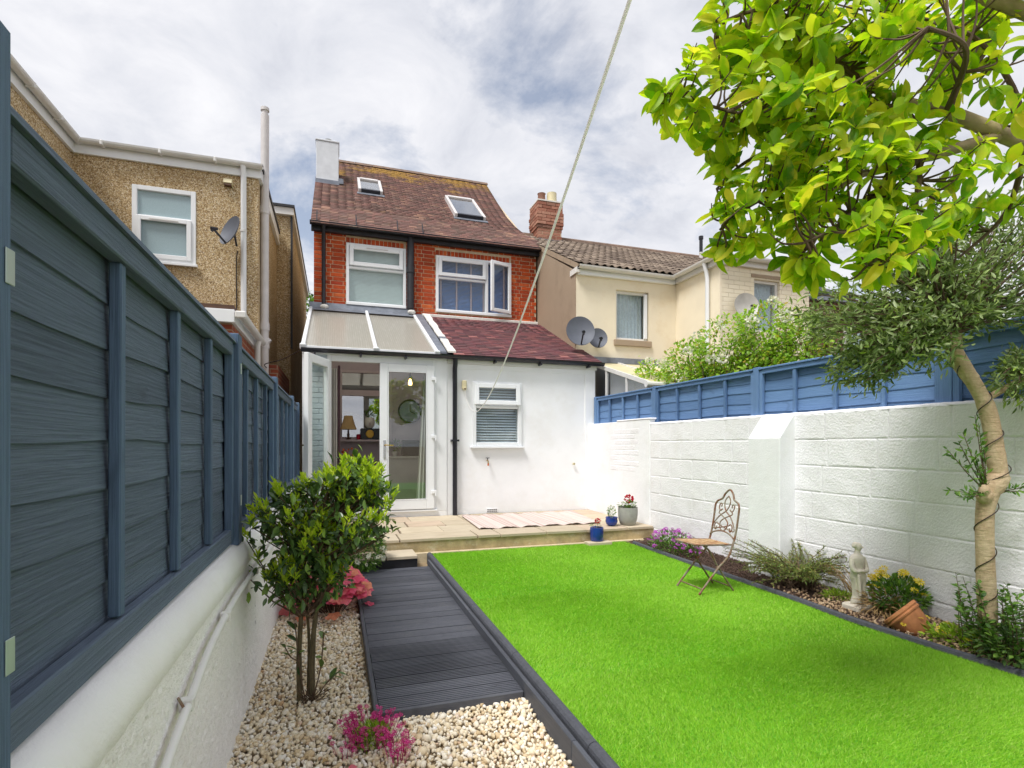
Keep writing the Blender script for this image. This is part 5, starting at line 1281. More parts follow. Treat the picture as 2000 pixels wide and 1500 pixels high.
geranium('red geranium in the straight blue pot', (3.11, 6.07), .30, .06, .08, .028, 24, .03)
pot('blue_pot', 'small rounded cobalt blue pot on the patio beside the grey pot', (3.475, 6.36, .266), [(.045, 0), (.07, .02), (.082, .06), (.076, .095), (.083, .11), (.076, .112), (.068, .095)], 'blue_glaze')
hb_ = thing('herb_plant', 'small feathery green herb in the rounded blue pot', 'plant', (3.475, 6.36, .36))
n = 160; p, d = ell(n, (3.475, 6.36, .44), (.05, .05, .09)); d[:, 2] = np.abs(d[:, 2]) + .4
scatter('foliage', leaf_t(2, .25), p, frames(d, rdir(n)), rng.uniform(.02, .04, n), 'leaf_green', hb_)
pot('grey_pot', 'tall pale grey rounded pot against the white wall', (3.72, 6.36, .266), [(.085, 0), (.105, .015), (.125, .08), (.132, .16), (.13, .235), (.121, .235), (.118, .215)], 'grey_pot')
geranium('trailing plant with one red bloom in the tall grey pot', (3.72, 6.36), .48, .13, .13, .045, 110, .035)

def chair():
    t = thing('folding_chair', 'rusty wrought iron folding bistro chair with scroll back on the lawn', 'chair', (3.0, 3.87, .1)); z0 = .098
    yl, yr = 4.02, 3.72                                    # the two sides; the chair faces -x
    r = .0085
    for y in (yl, yr):
        # upright: from the back top, behind the seat, sweeping forward to the front foot
        B().tube(smoothpath([(3.245, y, z0 + .70), (3.215, y, z0 + .52), (3.18, y, z0 + .40), (3.13, y, z0 + .30), (3.02, y, z0 + .20), (2.84, y, z0 + .005)], 6), r, 8).build('upright', 'rust', t, smooth=True)
    for y in (yl - .02, yr + .02):
        B().tube(smoothpath([(2.90, y, z0 + .40), (2.97, y, z0 + .34), (3.04, y, z0 + .22), (3.12, y, z0 + .11), (3.20, y, z0 + .005)], 6), r, 8).build('leg', 'rust', t, smooth=True)
    B().tube([(2.875, yl, z0 + .045), (2.875, yr, z0 + .045)], .006, 6).build('stretcher', 'rust', t); B().tube([(3.175, yl - .02, z0 + .04), (3.175, yr + .02, z0 + .04)], .006, 6).build('stretcher', 'rust', t)
    for y in (yl, yr): B().sphere((3.035, y - (.01 if y == yl else -.01), z0 + .215), .011, 8, 6).build('pivot', 'rust', t)
    # back: crest and scrolls
    def bk(v, h): # v across (0..1), h height -> point on the leaning back
        return (3.178 + (h - .40) * .235 - .004, yl + (yr - yl) * v, z0 + h)
    B().tube(smoothpath([bk(0, .70), bk(.06, .735), bk(.16, .75), bk(.26, .765), bk(.34, .81), bk(.5, .845), bk(.66, .81), bk(.74, .765), bk(.84, .75), bk(.94, .735), bk(1, .70)], 5), r, 8).build('crest_rail', 'rust', t, smooth=True)
    B().tube(smoothpath([bk(0, .445), bk(.2, .475), bk(.5, .49), bk(.8, .475), bk(1, .445)], 5), r * .8, 8).build('lower_rail', 'rust', t, smooth=True)
    for s in (1, -1):
        m = lambda v: .5 + s * (v - .5)
        sp1 = [bk(m(.26 + .10 * (1 - k / 14) * math.cos(-.6 - k * .55)), .70 + .045 * (1 - k / 14) * math.sin(-.6 - k * .55)) for k in range(13)][::-1]
        sp2 = [bk(m(.2 + .10 * (1 - k / 14) * math.cos(.6 + k * .55)), .515 + .045 * (1 - k / 14) * math.sin(.6 + k * .55)) for k in range(13)][::-1]
        B().tube(smoothpath(sp1 + [bk(m(.22), .64), bk(m(.5), .60), bk(m(.66), .56), bk(m(.62), .51), bk(m(.5), .49)], 3), .0052, 6).build('scroll', 'rust', t, smooth=True)
        B().tube(smoothpath([bk(m(.5), .79), bk(m(.40), .755), bk(m(.40), .71), bk(m(.5), .66), bk(m(.72), .615), bk(m(.9), .55), bk(m(.92), .50)] + sp2[::-1][:1], 4), .0052, 6).build('scroll', 'rust', t, smooth=True)
        B().tube(smoothpath(sp2, 3), .0052, 6).build('scroll', 'rust', t, smooth=True)
    # seat: frame and woven straps
    xa, xb = 2.80, 3.185; zs = lambda x: z0 + .415 - .02 * (x - xa) / (xb - xa)
    B().tube(smoothpath([(xb, yl - .01, zs(xb)), (2.98, yl, zs(2.98)), (2.83, yl - .005, zs(2.83)), (xa, yl - .05, zs(xa)), (xa - .005, (yl + yr) / 2, zs(xa)), (xa, yr + .05, zs(xa)), (2.83, yr + .005, zs(2.83)), (2.98, yr, zs(2.98)), (xb, yr + .01, zs(xb))], 5), .0075, 8).build('seat_frame', 'rust', t, smooth=True)
    for i in range(11):
        x = 2.825 + i * .0345; sg = .003 if i % 2 else -.003
        B().bar((x, yl - .005, zs(x) + sg), (x, yr + .005, zs(x) + sg), .024, .0025).build('seat_strap', 'rust_strap', t)
    for i in range(8):
        y = yr + .025 + i * .036
        B().bar((xa + .008, y, zs(xa) + .0005), (xb, y, zs(xb) + .0005), .024, .0025).build('seat_strap', 'rust_strap', t)
chair()

def statue():
    c = (3.69, 3.0, .125); t = thing('garden_statue', 'pale stone statue of a draped standing figure on a square plinth', 'statue', c)
    B().box(c[0] - .075, c[0] + .075, c[1] - .075, c[1] + .075, c[2] - .02, c[2] + .03).build('plinth', 'stone', t, bevel=.012)
    z0 = c[2] + .028; secs = [(0, .045, .04, 0), (.02, .047, .042, 0), (.06, .038, .034, .004), (.11, .040, .035, .006), (.16, .046, .040, .008), (.20, .053, .044, .006), (.235, .05, .041, .003), (.262, .044, .036, .001), (.29, .05, .038, 0), (.32, .058, .040, -.002), (.345, .06, .037, -.003), (.362, .046, .030, -.003), (.374, .024, .022, -.002), (.386, .018, .018, 0), (.398, .019, .02, .002)]
    n = 28; V = []; F = []
    for j, (h, a, bb, dx) in enumerate(secs):
        for k in range(n):
            th = 2 * math.pi * k / n; rip = 1 + (.07 * math.sin(th * 7 + h * 18) if h < .25 else .02 * math.sin(th * 5))
            V.append((c[0] + dx + a * rip * math.cos(th), c[1] + bb * rip * math.sin(th), z0 + h))
    for j in range(len(secs) - 1):
        for k in range(n): F.append((j * n + k, j * n + (k + 1) % n, (j + 1) * n + (k + 1) % n, (j + 1) * n + k))
    F += [tuple(range(n))[::-1], tuple(range((len(secs) - 1) * n, len(secs) * n))]
    b = B().add(V, F)
    hc = (c[0] + .004, c[1] - .004, z0 + .425)
    b.sphere(hc, .027, 16, 10, (.9, 1.0, 1.25)); b.sphere((hc[0] - .012, hc[1] + .012, hc[2] + .012), .025, 12, 8, (1.0, 1.0, .9)); b.sphere((hc[0] - .03, hc[1] + .012, hc[2] + .004), .013, 10, 6)
    b.tube([(hc[0] + .012, hc[1] - .022, hc[2] + .006), (hc[0] + .017, hc[1] - .029, hc[2] - .004)], [.004, .006], 8)
    b.tube(smoothpath([(c[0] - .052, c[1], z0 + .345), (c[0] - .066, c[1] - .012, z0 + .29), (c[0] - .055, c[1] - .03, z0 + .252), (c[0] - .01, c[1] - .046, z0 + .255)], 5), [.018] * 6 + [.017] * 5 + [.012] * 5, 10)
    b.tube(smoothpath([(c[0] + .052, c[1], z0 + .345), (c[0] + .068, c[1] - .012, z0 + .29), (c[0] + .056, c[1] - .03, z0 + .248), (c[0] + .012, c[1] - .047, z0 + .25)], 5), [.018] * 6 + [.017] * 5 + [.012] * 5, 10)
    b.sphere((c[0], c[1] - .048, z0 + .253), .015, 10, 6, (1.3, .8, .8))
    b.tube([(c[0] - .03, c[1] - .035, z0 + .23), (c[0] - .02, c[1] - .045, z0 + .05)], [.014, .01], 8); b.tube([(c[0] + .03, c[1] - .035, z0 + .225), (c[0] + .03, c[1] - .03, z0 + .03)], [.013, .012], 8)
    o = b.build('figure', 'stone', t)
    m = o.modifiers.new('merge', 'REMESH'); m.mode = 'VOXEL'; m.voxel_size = .004; m.use_smooth_shade = True
    m2 = o.modifiers.new('soften', 'SMOOTH'); m2.factor = .5; m2.iterations = 2
statue()
tp_ = thing('terracotta_pot', 'terracotta pot lying half buried on its side by the lawn edging', 'plant pot', (3.68, 2.56, .14))
Mt = Matrix.Translation((3.62, 2.62, .20)) @ Vector((-.3, .68, .66)).to_track_quat('Z', 'Y').to_matrix().to_4x4() @ Matrix.Diagonal((.74, .74, .74, 1))
B().lathe(Mt.translation, [(.085, -.21), (.1, -.2), (.135, -.10), (.148, -.03), (.16, -.03), (.165, -.018), (.158, -.004), (.168, .008), (.165, .03), (.15, .034), (.136, .02), (.125, -.08), (.09, -.17)], 32, Mt.to_3x3()).build('body', 'terracotta', tp_, smooth=True)

# ------------------------------------------------------------------ plants
def blades(T, n, c, r, size, mat, par, up=.5, shell=.0, nm='foliage', out=1.0):
    p, d = ell(n, c, r, shell=shell); d = d * out + np.array([0, 0, up]) + rng.normal(size=(n, 3)) * .35
    return scatter(nm, T, p, frames(d, rdir(n) * .5 + np.array([0, 0, 1])), rng.uniform(size[0], size[1], n), mat, par)
def daisy_mesh(mat, n=9, w=.34):
    V = []; F = []
    for k in range(n):
        a = 2 * math.pi * k / n; ca, sa = math.cos(a), math.sin(a)
        for (u, v, z) in ((.15, 0, .0), (.6, w / 2, .1), (1, 0, .02), (.6, -w / 2, .1)): V.append((u * ca - v * sa, u * sa + v * ca, z))
        F.append((4 * k, 4 * k + 1, 4 * k + 2, 4 * k + 3))
    me = bpy.data.meshes.new('flower'); me.from_pydata(V, [], F); me.materials.append(MAT[mat]); return me
def flowers(par, pts, size, mat, up=1.0, name='flower'):
    me = daisy_mesh(mat)
    for q in pts:
        s = random.uniform(*size); d = Vector((random.gauss(0, .45), random.gauss(-.35, .35), up)).normalized()
        inst(name, me, par, Matrix.Translation(q) @ d.to_track_quat('Z', 'Y').to_matrix().to_4x4() @ Matrix.Diagonal((s, s, s, 1)))
# purple daisies by the patio
pd = thing('purple_daisy_plant', 'mound of purple daisies in the bed beside the patio corner', 'flowering plant', (3.70, 5.25, .1))
blades(leaf_t(2, .3, .1, .2), 1600, (3.70, 5.3, .13), (.20, .42, .20), (.03, .055), 'leaf_green', pd, .8)
dome = lambda c, r: [(c[0] + r[0] * math.sin(t) * math.cos(a), c[1] + r[1] * math.sin(t) * math.sin(a), c[2] + r[2] * math.cos(t) + random.uniform(-.01, .02)) for t, a in [(math.acos(1 - random.random() * .95), random.uniform(0, 6.283)) for _ in range(1)]][0]
flowers(pd, [dome((3.70, 5.3, .14), (.20, .43, .21)) for _ in range(110)], (.022, .034), 'petal_purple')
# rosemary
rm = thing('rosemary_bush', 'sprawling olive green rosemary bush spilling over the bed edging', 'shrub', (3.72, 3.62, .1))
tw = B(); P = []; D = []
for k in range(150):
    a = random.uniform(0, 6.283); l = random.uniform(.36, .62); st = Vector((3.78 + random.gauss(0, .05), 3.62 + random.gauss(0, .07), .12))
    d = Vector((math.cos(a) * .8 - .15, math.sin(a) * .95, random.uniform(.9, 2.2))).normalized()
    pts = [st + d * l * t + Vector((math.cos(a) * .14 * t * t, math.sin(a) * .14 * t * t, -.20 * t * t)) for t in np.linspace(0, 1, 7)]
    pts = [Vector((min(q.x, 3.97), q.y, max(q.z, .11))) for q in pts]
    tw.tube(pts, [.004] * 3 + [.0025] * 4, 5)
    for i in range(60):
        t = .3 + .7 * i / 59; j = min(int(t * 6), 5); q = pts[j].lerp(pts[j + 1], t * 6 - j); P.append(q[:]); D.append((pts[j + 1] - pts[j]).normalized()[:])
tw.build('stems', 'twig', rm)
n = len(P); D = nrm(np.array(D)) * .6 + rdir(n) * .8
scatter('needles', leaf_t(2, .22, .1, .1), np.array(P), frames(D, rdir(n)), rng.uniform(.018, .034, n), 'leaf_rosemary', rm)
tw = B()
for k in range(16):
    a = random.uniform(-1.9, -.6); l = random.uniform(.12, .26); s = Vector((3.82 + random.gauss(0, .03), 3.36, .26 + random.random() * .1))
    tw.tube([s + Vector((.06 * t, -.18 * t * (l / .2), .08 * t - .24 * t * t)) + Vector((random.gauss(0, .01), 0, 0)) for t in np.linspace(0, 1, 6)], .0025, 4)
tw.build('dry_twigs', 'dry', rm)
# moss clump by statue
mc = thing('thrift_clump', 'low green tuft on the chippings behind the statue', 'plant', (3.80, 3.25, .12))
blades(leaf_t(2, .18, .1, .3), 420, (3.80, 3.25, .125), (.09, .11, .05), (.03, .05), 'leaf_lime', mc, .7)
# yellow daisies
yd = thing('yellow_daisy_plant', 'bushy plant with yellow daisies behind the terracotta pot', 'flowering plant', (3.82, 2.80, .12))
blades(leaf_t(3, .42, .1, .2), 1100, (3.83, 2.80, .26), (.15, .20, .13), (.028, .05), 'leaf_green', yd, .5)
blades(leaf_t(2, .12, .1, .3), 240, (3.73, 2.86, .18), (.09, .14, .08), (.05, .1), 'dry', yd, .3, nm='dry_leaves')
flowers(yd, [dome((3.82, 2.80, .28), (.13, .19, .15)) for _ in range(34)], (.026, .04), 'petal_yellow')
# ground weeds with small yellow flowers
wd = thing('yellow_weed_patch', 'straggly light green plants with small yellow flowers beside the terracotta pot', 'plant', (3.62, 2.3, .1))
blades(leaf_t(2, .5, .1, .2), 700, (3.66, 2.28, .13), (.13, .22, .07), (.025, .045), 'leaf_lime', wd, .5)
flowers(wd, [(3.60 + random.gauss(0, .05), 2.40 + random.gauss(0, .10), .20 + random.uniform(-.04, .06)) for _ in range(14)], (.014, .022), 'petal_yellow')
# olive suckers / shrub at the trunk foot
def shoots(t, n, c, rad, h, leafT, ls, mat, per=26, lean=.35, stem='twig', rs=.003):
    tw = B(); P = []; D = []
    for k in range(n):
        a = random.uniform(0, 6.283); rr = random.random() ** .5; s = Vector((c[0] + rad[0] * rr * math.cos(a), c[1] + rad[1] * rr * math.sin(a), c[2])); hh = h * random.uniform(.45, 1.05)
        d = Vector((math.cos(a) * lean * random.random(), math.sin(a) * lean * random.random(), 1)); pts = [s + d * hh * q + Vector((random.gauss(0, .012) * q, random.gauss(0, .012) * q, 0)) for q in np.linspace(0, 1, 6)]
        tw.tube(pts, [rs, rs, rs * .8, rs * .7, rs * .6, rs * .4], 5)
        for i in range(per):
            q = .12 + .88 * i / per; j = min(int(q * 5), 4); p = pts[j].lerp(pts[j + 1], q * 5 - j); P.append(p[:]); b_ = random.uniform(0, 6.283); D.append((math.cos(b_), math.sin(b_), random.uniform(.3, 1.1)))
    tw.build('stems', stem, t); m = len(P)
    scatter('foliage', leafT, np.array(P), frames(np.array(D), rdir(m) * .6 + np.array([0, 0, 1.])), rng.uniform(ls[0], ls[1], m), mat, t)
sh = thing('leafy_shrub', 'upright dark green leafy shrub growing round the foot of the olive trunk', 'shrub', (3.66, 2.05, .1))
shoots(sh, 44, (3.68, 2.02, .1), (.15, .24), .46, leaf_t(3, .45, .12, .2), (.028, .05), 'leaf_green', 34, .35)
shoots(sh, 8, (3.70, 2.05, .1), (.13, .26), .66, leaf_t(3, .42, .12, .2), (.022, .038), 'leaf_green', 20, .15)
blades(leaf_t(2, .5, .1, .2), 500, (3.60, 1.98, .2), (.16, .2, .1), (.03, .05), 'leaf_bay', sh, .4, nm='low_foliage')

# heuchera
he = thing('coral_heuchera', 'coral pink heuchera with large lobed leaves beside the decking', 'plant', (.0, 4.55, 0))
T = leaf_lobed(5); P = []; D = []; U = []; st = B()
for k in range(130):
    a = random.uniform(0, 6.283); rr = random.random() ** .5; x = -.04 + .29 * rr * math.cos(a); y = 4.55 + .36 * rr * math.sin(a); z = .05 + .31 * math.sqrt(max(0, 1 - rr * rr)) * random.uniform(.75, 1.05)
    x = min(max(x, -.34), .26)
    st.tube([(-.02 + (x + .02) * .3, 4.55 + (y - 4.55) * .3, 0), (x, y, z)], .003, 4)
    P.append((x, y, z)); D.append((math.cos(a), math.sin(a) - .2, -.3 * rr)); U.append((math.cos(a) * .8 * rr, math.sin(a) * .8 * rr - .45, .8))
st.build('stems', 'twig', he)
leaves(he, T, np.array(P), frames(np.array(D), np.array(U) + rng.normal(size=(130, 3)) * .15), rng.uniform(.065, .11, 130), 'heuchera', 300)
# white-flowered bush by the step
wf = thing('white_flower_bush', 'green bush dotted with white flowers beside the patio step', 'shrub', (.08, 5.85, 0))
blades(leaf_t(2, .45, .1, .2), 2600, (.27, 5.74, .27), (.21, .24, .27), (.03, .05), 'leaf_green', wf, .3, .2)
flowers(wf, [(.27 + .23 * math.sin(t) * math.cos(a), 5.74 + .26 * math.sin(t) * math.sin(a), .26 + .27 * math.cos(t)) for t, a in [(random.uniform(.3, 2), random.uniform(3.6, 6.4)) for _ in range(45)]], (.02, .032), 'petal_white', .3)
# magenta saxifrage
sx_ = thing('magenta_saxifrage', 'low cushion of magenta flowers growing in the gravel before the decking', 'flowering plant', (.17, 2.5, 0))
blades(leaf_t(2, .3, .1, .2), 1500, (.15, 2.50, .025), (.085, .09, .045), (.014, .026), 'leaf_lime', sx_, .8)
stb = B(); FP = []
for cx_, cy_, rx, ry, m in ((.16, 2.50, .15, .16, 120), (.25, 2.31, .07, .08, 40), (.04, 2.40, .07, .06, 16)):
    for _ in range(m):
        a = random.uniform(0, 6.283); rr = random.random() ** .5; x, y = cx_ + rx * rr * math.cos(a), cy_ + ry * rr * math.sin(a); z = random.uniform(.05, .105)
        stb.tube([(cx_ + (x - cx_) * .7, cy_ + (y - cy_) * .7, .01), (x, y, z)], .0012, 4, False); FP.append((x, y, z))
stb.build('stems', 'petal_magenta', sx_); flowers(sx_, FP, (.010, .0155), 'petal_magenta')
for k, (x, y, m, lab) in enumerate(((-.055, 2.36, 'dry', 'curled brown dead leaf on the gravel'), (.045, 2.27, 'heuchera', 'fallen pink leaf on the gravel'))):
    o = scatter('fallen_leaf', leaf_t(4, .5, .3, .35), np.array([(x, y, .022)]), frames(np.array([(.8, .5, .1)]), np.array([(0, -.3, 1.)])), np.array([.05]), m, None, None); tag(o, lab, 'leaf')

# bay shrub
bay = thing('bay_shrub', 'standard bay shrub with dark leaves and lime new shoots on thin stems in the gravel', 'shrub', (-.14, 2.99, 0))
tr = B()
stems = [smoothpath([(-.178, 3.0, -.01), (-.182, 3.0, .25), (-.172, 2.99, .5), (-.19, 3.0, .85)], 5), smoothpath([(-.118, 2.985, -.01), (-.116, 2.985, .25), (-.095, 2.98, .48), (-.02, 2.95, .85)], 5), smoothpath([(-.14, 3.03, -.01), (-.135, 3.03, .3), (-.145, 3.0, .6), (-.1, 3.02, .9)], 5)]
for s, r0 in zip(stems, (.0155, .0165, .009)): tr.tube(s, [r0 * (1 - .5 * i / len(s)) for i in range(len(s))], 8)
tr.build('stems', 'bark_bay', bay, smooth=True)
br = B(); tips = []
ctr = np.array((-.10, 2.97, .92))
blobs = [((.05, 2.93, 1.0), (.27, .26, .24)), ((-.22, 3.01, .95), (.21, .22, .20)), ((-.13, 2.98, .78), (.22, .24, .2)), ((.10, 2.90, 1.12), (.15, .16, .12)), ((-.14, 2.98, .64), (.20, .2, .10))]
for k in range(215):
    c, r = blobs[k % 5]; d = rdir(1)[0]; q = Vector(np.array(c) + d * np.array(r) * (.6 + .4 * random.random())); h = max(.42, min(.88, q.z - .15)); s = random.choice(stems); base = min(s, key=lambda v: abs(v.z - h))
    mid = base.lerp(q, .5) + Vector((0, 0, -.02)); br.tube([base, mid, q], [.006, .004, .0025], 5); tips.append((q, d))
for q in ((-.44, 3.09, .84), (-.38, 3.07, .72), (-.45, 3.1, .66), (-.30, 3.05, .60)):
    q = Vector(q); br.tube([stems[0][9], stems[0][9].lerp(q, .5) + Vector((0, 0, -.03)), q], [.006, .004, .0025], 5); tips.append((q, np.array((-.6, 0, .5))))
sk = [smoothpath([(-.15, 2.99, 0), (-.18, 2.98, .2), (-.20, 2.98, .42)], 4), smoothpath([(-.12, 2.97, 0), (-.075, 2.96, .18), (-.06, 2.955, .36)], 4), smoothpath([(-.11, 2.96, 0), (-.05, 2.94, .1), (.02, 2.92, .17)], 4), smoothpath([(-.18, 2.98, .22), (-.22, 2.97, .25), (-.25, 2.97, .31)], 4)]
for s in sk: br.tube(s, .0035, 5)
for k in range(30):
    a = random.uniform(-1.2, 1.0); br.tube([(-.13 + random.gauss(0, .02), 2.97, .0), (-.10 + .09 * math.sin(a), 2.95 + random.gauss(0, .03), .04 + .05 * random.random())], .002, 4)
br.build('branches', 'twig', bay)
P, D = [], []
for q, d in tips:
    for _ in range(8):
        P.append(np.array(q) + rng.normal(size=3) * .035 - d * .03); D.append(d * .5 + rdir(1)[0] + np.array((0, 0, -.15)))
n = len(P); extra, de = ell(420, ctr, (.27, .25, .24)); P = np.concatenate([np.array(P), extra]); D = np.concatenate([np.array(D), de + rdir(420)])
for s in sk:
    for i in range(5): P = np.concatenate([P, [np.array(s[4 + i % (len(s) - 4)])]]); D = np.concatenate([D, rdir(1) + np.array([0, 0, .3])])
m = len(P); leaves(bay, leaf_t(4, .42, .18, .15), P, frames(D, rdir(m) * .5 + np.array([0, 0, 1.])), rng.uniform(.04, .072, m), 'leaf_bay', 300)
P, D = [], []
for q, d in tips:
    w_ = d[2] + (q.z - .85) * 1.8
    if w_ > -.55 or random.random() < .3:
        up = nrm(np.array([d[0] * .4, d[1] * .4, 1.]))
        for lv in range(3):
            for j in range(6):
                a = 2.4 * (lv * 6 + j); off = np.array((math.cos(a), math.sin(a), 0)) * (1.15 - .3 * lv)
                P.append(np.array(q) + up * .016 * lv + up * .006 + rng.normal(size=3) * .007); D.append(up * (.8 + .3 * lv) + off)
m = len(P); leaves(bay, leaf_t(3, .30, .25, -.1), np.array(P), frames(np.array(D), rdir(m) * .4 + np.array([0, 0, 1.])), rng.uniform(.024, .048, m), 'leaf_bay_new', 0, rest='new_shoots')

# climbing roses over a trellis behind the blue fence
tre = thing('trellis', 'brown wooden trellis behind the blue fence under the roses', 'trellis', (4.4, 6, 1.5))
for z in (2.12, 2.27, 2.42): B().box(4.795, 4.815, 4.2, 7.1, z, z + .025).build('slat', 'trellis', tre)
for i in range(12): y = 4.25 + i * .255; B().box(4.816, 4.834, y, y + .025, 1.5, 2.45).build('upright', 'trellis', tre)
ro = thing('climbing_rose', 'light green climbing rose with white blooms above the blue fence', 'rose bush', (4.7, 6, 1))
bl_ = [((4.62, 7.2, 2.3), (.25, .45, .35)), ((4.65, 6.3, 2.45), (.28, .5, .36)), ((4.7, 5.6, 2.6), (.3, .5, .38)), ((4.7, 4.95, 2.62), (.3, .45, .36)), ((4.72, 4.55, 2.4), (.3, .4, .36)), ((4.6, 5.6, 2.2), (.25, 1.3, .25))]
rs_ = B(); Ps, Ds = [], []
for k in range(150):
    c, r = bl_[k % 6]; q = Vector(ell(1, c, r, shell=.2)[0][0]); base = Vector((4.7 + random.gauss(0, .1), c[1] + random.gauss(0, .2), 1.7)); mid = base.lerp(q, .6) + Vector((0, 0, .12))
    pth = smoothpath([base, mid, q], 4); rs_.tube(pth, [.006 - .0005 * i for i in range(len(pth))], 4)
    for p in pth[2:]:
        for _ in range(7): Ps.append(np.array(p) + rng.normal(size=3) * .06); Ds.append(rdir(1)[0] + np.array((-.2, -.2, .1)))
rs_.build('canes', 'twig', ro)
for c, r in bl_:
    p, d = ell(620, c, r, shell=.25); Ps += list(p); Ds += list(d + rdir(620) * .7)
m = len(Ps); scatter('foliage', leaf_t(3, .58, .12, .2), np.array(Ps), frames(np.array(Ds), rdir(m) * .6 + np.array([-.3, -.3, .9])), rng.uniform(.035, .065, m), 'leaf_rose', ro)
for k in range(14):
    c, r = bl_[k % 6]; d = rdir(1)[0]; d[0] = -abs(d[0]); d[1] = -abs(d[1]) * .7; q = np.array(c) + nrm(d) * np.array(r) * 1.08
    flower_head('bloom', ro, q, .04 + .016 * random.random(), 'petal_white', 40)

# trees
def crown_tree(name, lab, base, trunk, blobs, n, ls, mat, bark, leafT, grp=None):
    t = thing(name, lab, 'tree', base, grp); b = B(); b.tube(smoothpath([base] + trunk, 4), [.12 - .1 * i / (4 * len(trunk) + 1) for i in range(4 * len(trunk) + 1)], 8)
    top = Vector(trunk[-1])
    for c, r in blobs: b.tube(wob(Vector(trunk[max(0, len(trunk) - 2)]), c, 5, .05), [.05, .04, .03, .02, .015, .01], 6)
    b.build('trunk', bark, t, smooth=True); P, D = [], []
    for c, r in blobs:
        p, d = ell(n // len(blobs), c, r, shell=.3); P.append(p); D.append(d)
    P = np.concatenate(P); D = np.concatenate(D); m = len(P)
    scatter('crown', leafT, P, frames(D + rdir(m) * .8, rdir(m) * .6 + np.array([0, 0, 1.])), rng.uniform(ls[0], ls[1], m), mat, t); return t
crown_tree('garden_tree', 'leafy green tree glimpsed in the gap between pebbledash and brick houses', (-1.4, 22, 0), [(-1.4, 22, 2.5), (-1.3, 22, 5)], [((-1.2, 22, 6.2), (.7, .8, 1.0)), ((-1.5, 22.3, 5.0), (.9, .9, 1.2)), ((-1.0, 21.8, 3.9), (.7, .8, 1.1)), ((-1.3, 22, 2.6), (.9, .9, 1.1))], 5200, (.12, .2), 'leaf_far', 'bark_mag', leaf_t(2, .55))
crown_tree('garden_tree', 'yellowish green tree beyond the fence at the picture edge', (9.5, 3.6, 0), [(9.5, 3.6, 1.5), (9.5, 3.6, 2.8)], [((9.3, 3.7, 3.5), (.9, .9, .8)), ((9.9, 3.2, 3.1), (.9, 1.0, .9)), ((8.8, 3.9, 2.8), (.8, .8, .7))], 4000, (.07, .12), 'leaf_lime', 'bark_mag', leaf_t(2, .55))
# thatched canopy edge beyond the fence
th_ = thing('thatched_canopy', 'dark brown thatched canopy edge above the blue fence', 'canopy', (5.6, 2.1, 0))
B().tube([(5.75, 2.1, 0), (5.75, 2.1, 2.9)], .04, 8).build('pole', 'dark_wood', th_)
n = 1500; a = rng.uniform(0, 6.283, n); rr = rng.uniform(.15, 1.0, n); tc_ = np.array((5.75, 2.1, 2.95))
P = np.column_stack([tc_[0] + .85 * rr * np.cos(a), tc_[1] + .85 * rr * np.sin(a), tc_[2] - .55 * rr + rng.normal(size=n) * .012])
D = np.column_stack([np.cos(a), np.sin(a), np.full(n, -.7)]) + rng.normal(size=(n, 3)) * .08
scatter('thatch', leaf_t(2, .09, .2, .1), P, frames(D, np.column_stack([np.cos(a) * .5, np.sin(a) * .5, np.ones(n)])), rng.uniform(.2, .34, n), 'dark_wood', th_)
B().lathe(tc_, [(.82, -.58), (.02, -.05)], 20).build('canopy_base', 'dark_wood', th_)

# olive tree
ol = thing('olive_tree', 'olive tree with smooth tan trunk and narrow grey green leaves in the flower bed', 'tree', (3.655, 2.127, .08))
b = B()
b.tube(smoothpath([(3.655, 2.127, .02), (3.635, 2.134, .55), (3.628, 2.136, .92), (3.655, 2.125, 1.06), (3.70, 2.112, 1.15), (3.69, 2.115, 1.26), (3.672, 2.12, 1.40), (3.63, 2.134, 1.575), (3.535, 2.167, 1.757), (3.42, 2.205, 1.96)], 5), [.047] * 6 + [.045] * 6 + [.048] * 4 + [.058] * 5 + [.047] * 6 + [.043] * 9 + [.038] * 10, 16)
b.sphere((3.60, 2.12, 1.04), .042, 12, 8, (1, 1, 1.2)); b.sphere((3.58, 2.11, 1.07), .03, 10, 6, (1, 1, 1.3))
b.tube(smoothpath([(3.56, 2.16, 1.72), (3.50, 2.2, 1.84), (3.50, 2.22, 1.98), (3.47, 2.25, 2.15)], 4), [.04] * 5 + [.035] * 8, 10)
b.tube(smoothpath([(3.62, 2.134, 1.6), (3.76, 2.05, 1.7), (3.85, 2.0, 1.72)], 4), [.02] * 9, 8)
trk = b.build('trunk', 'bark_olive', ol, smooth=True)
obl = [((3.0, 2.36, 2.02), (.34, .34, .18)), ((3.30, 2.25, 2.16), (.36, .36, .25)), ((3.60, 2.2, 2.25), (.38, .36, .30)), ((3.45, 2.25, 2.48), (.36, .34, .24)), ((3.85, 2.1, 2.40), (.36, .34, .30)), ((2.86, 2.44, 2.14), (.24, .26, .18)), ((3.86, 2.0, 1.74), (.24, .2, .16)), ((3.12, 2.32, 1.9), (.28, .3, .16)), ((3.28, 2.3, 2.55), (.3, .3, .22)), ((3.7, 2.15, 2.62), (.3, .3, .2)), ((2.95, 2.4, 1.8), (.14, .16, .12))]
lb = B(); P, D = [], []
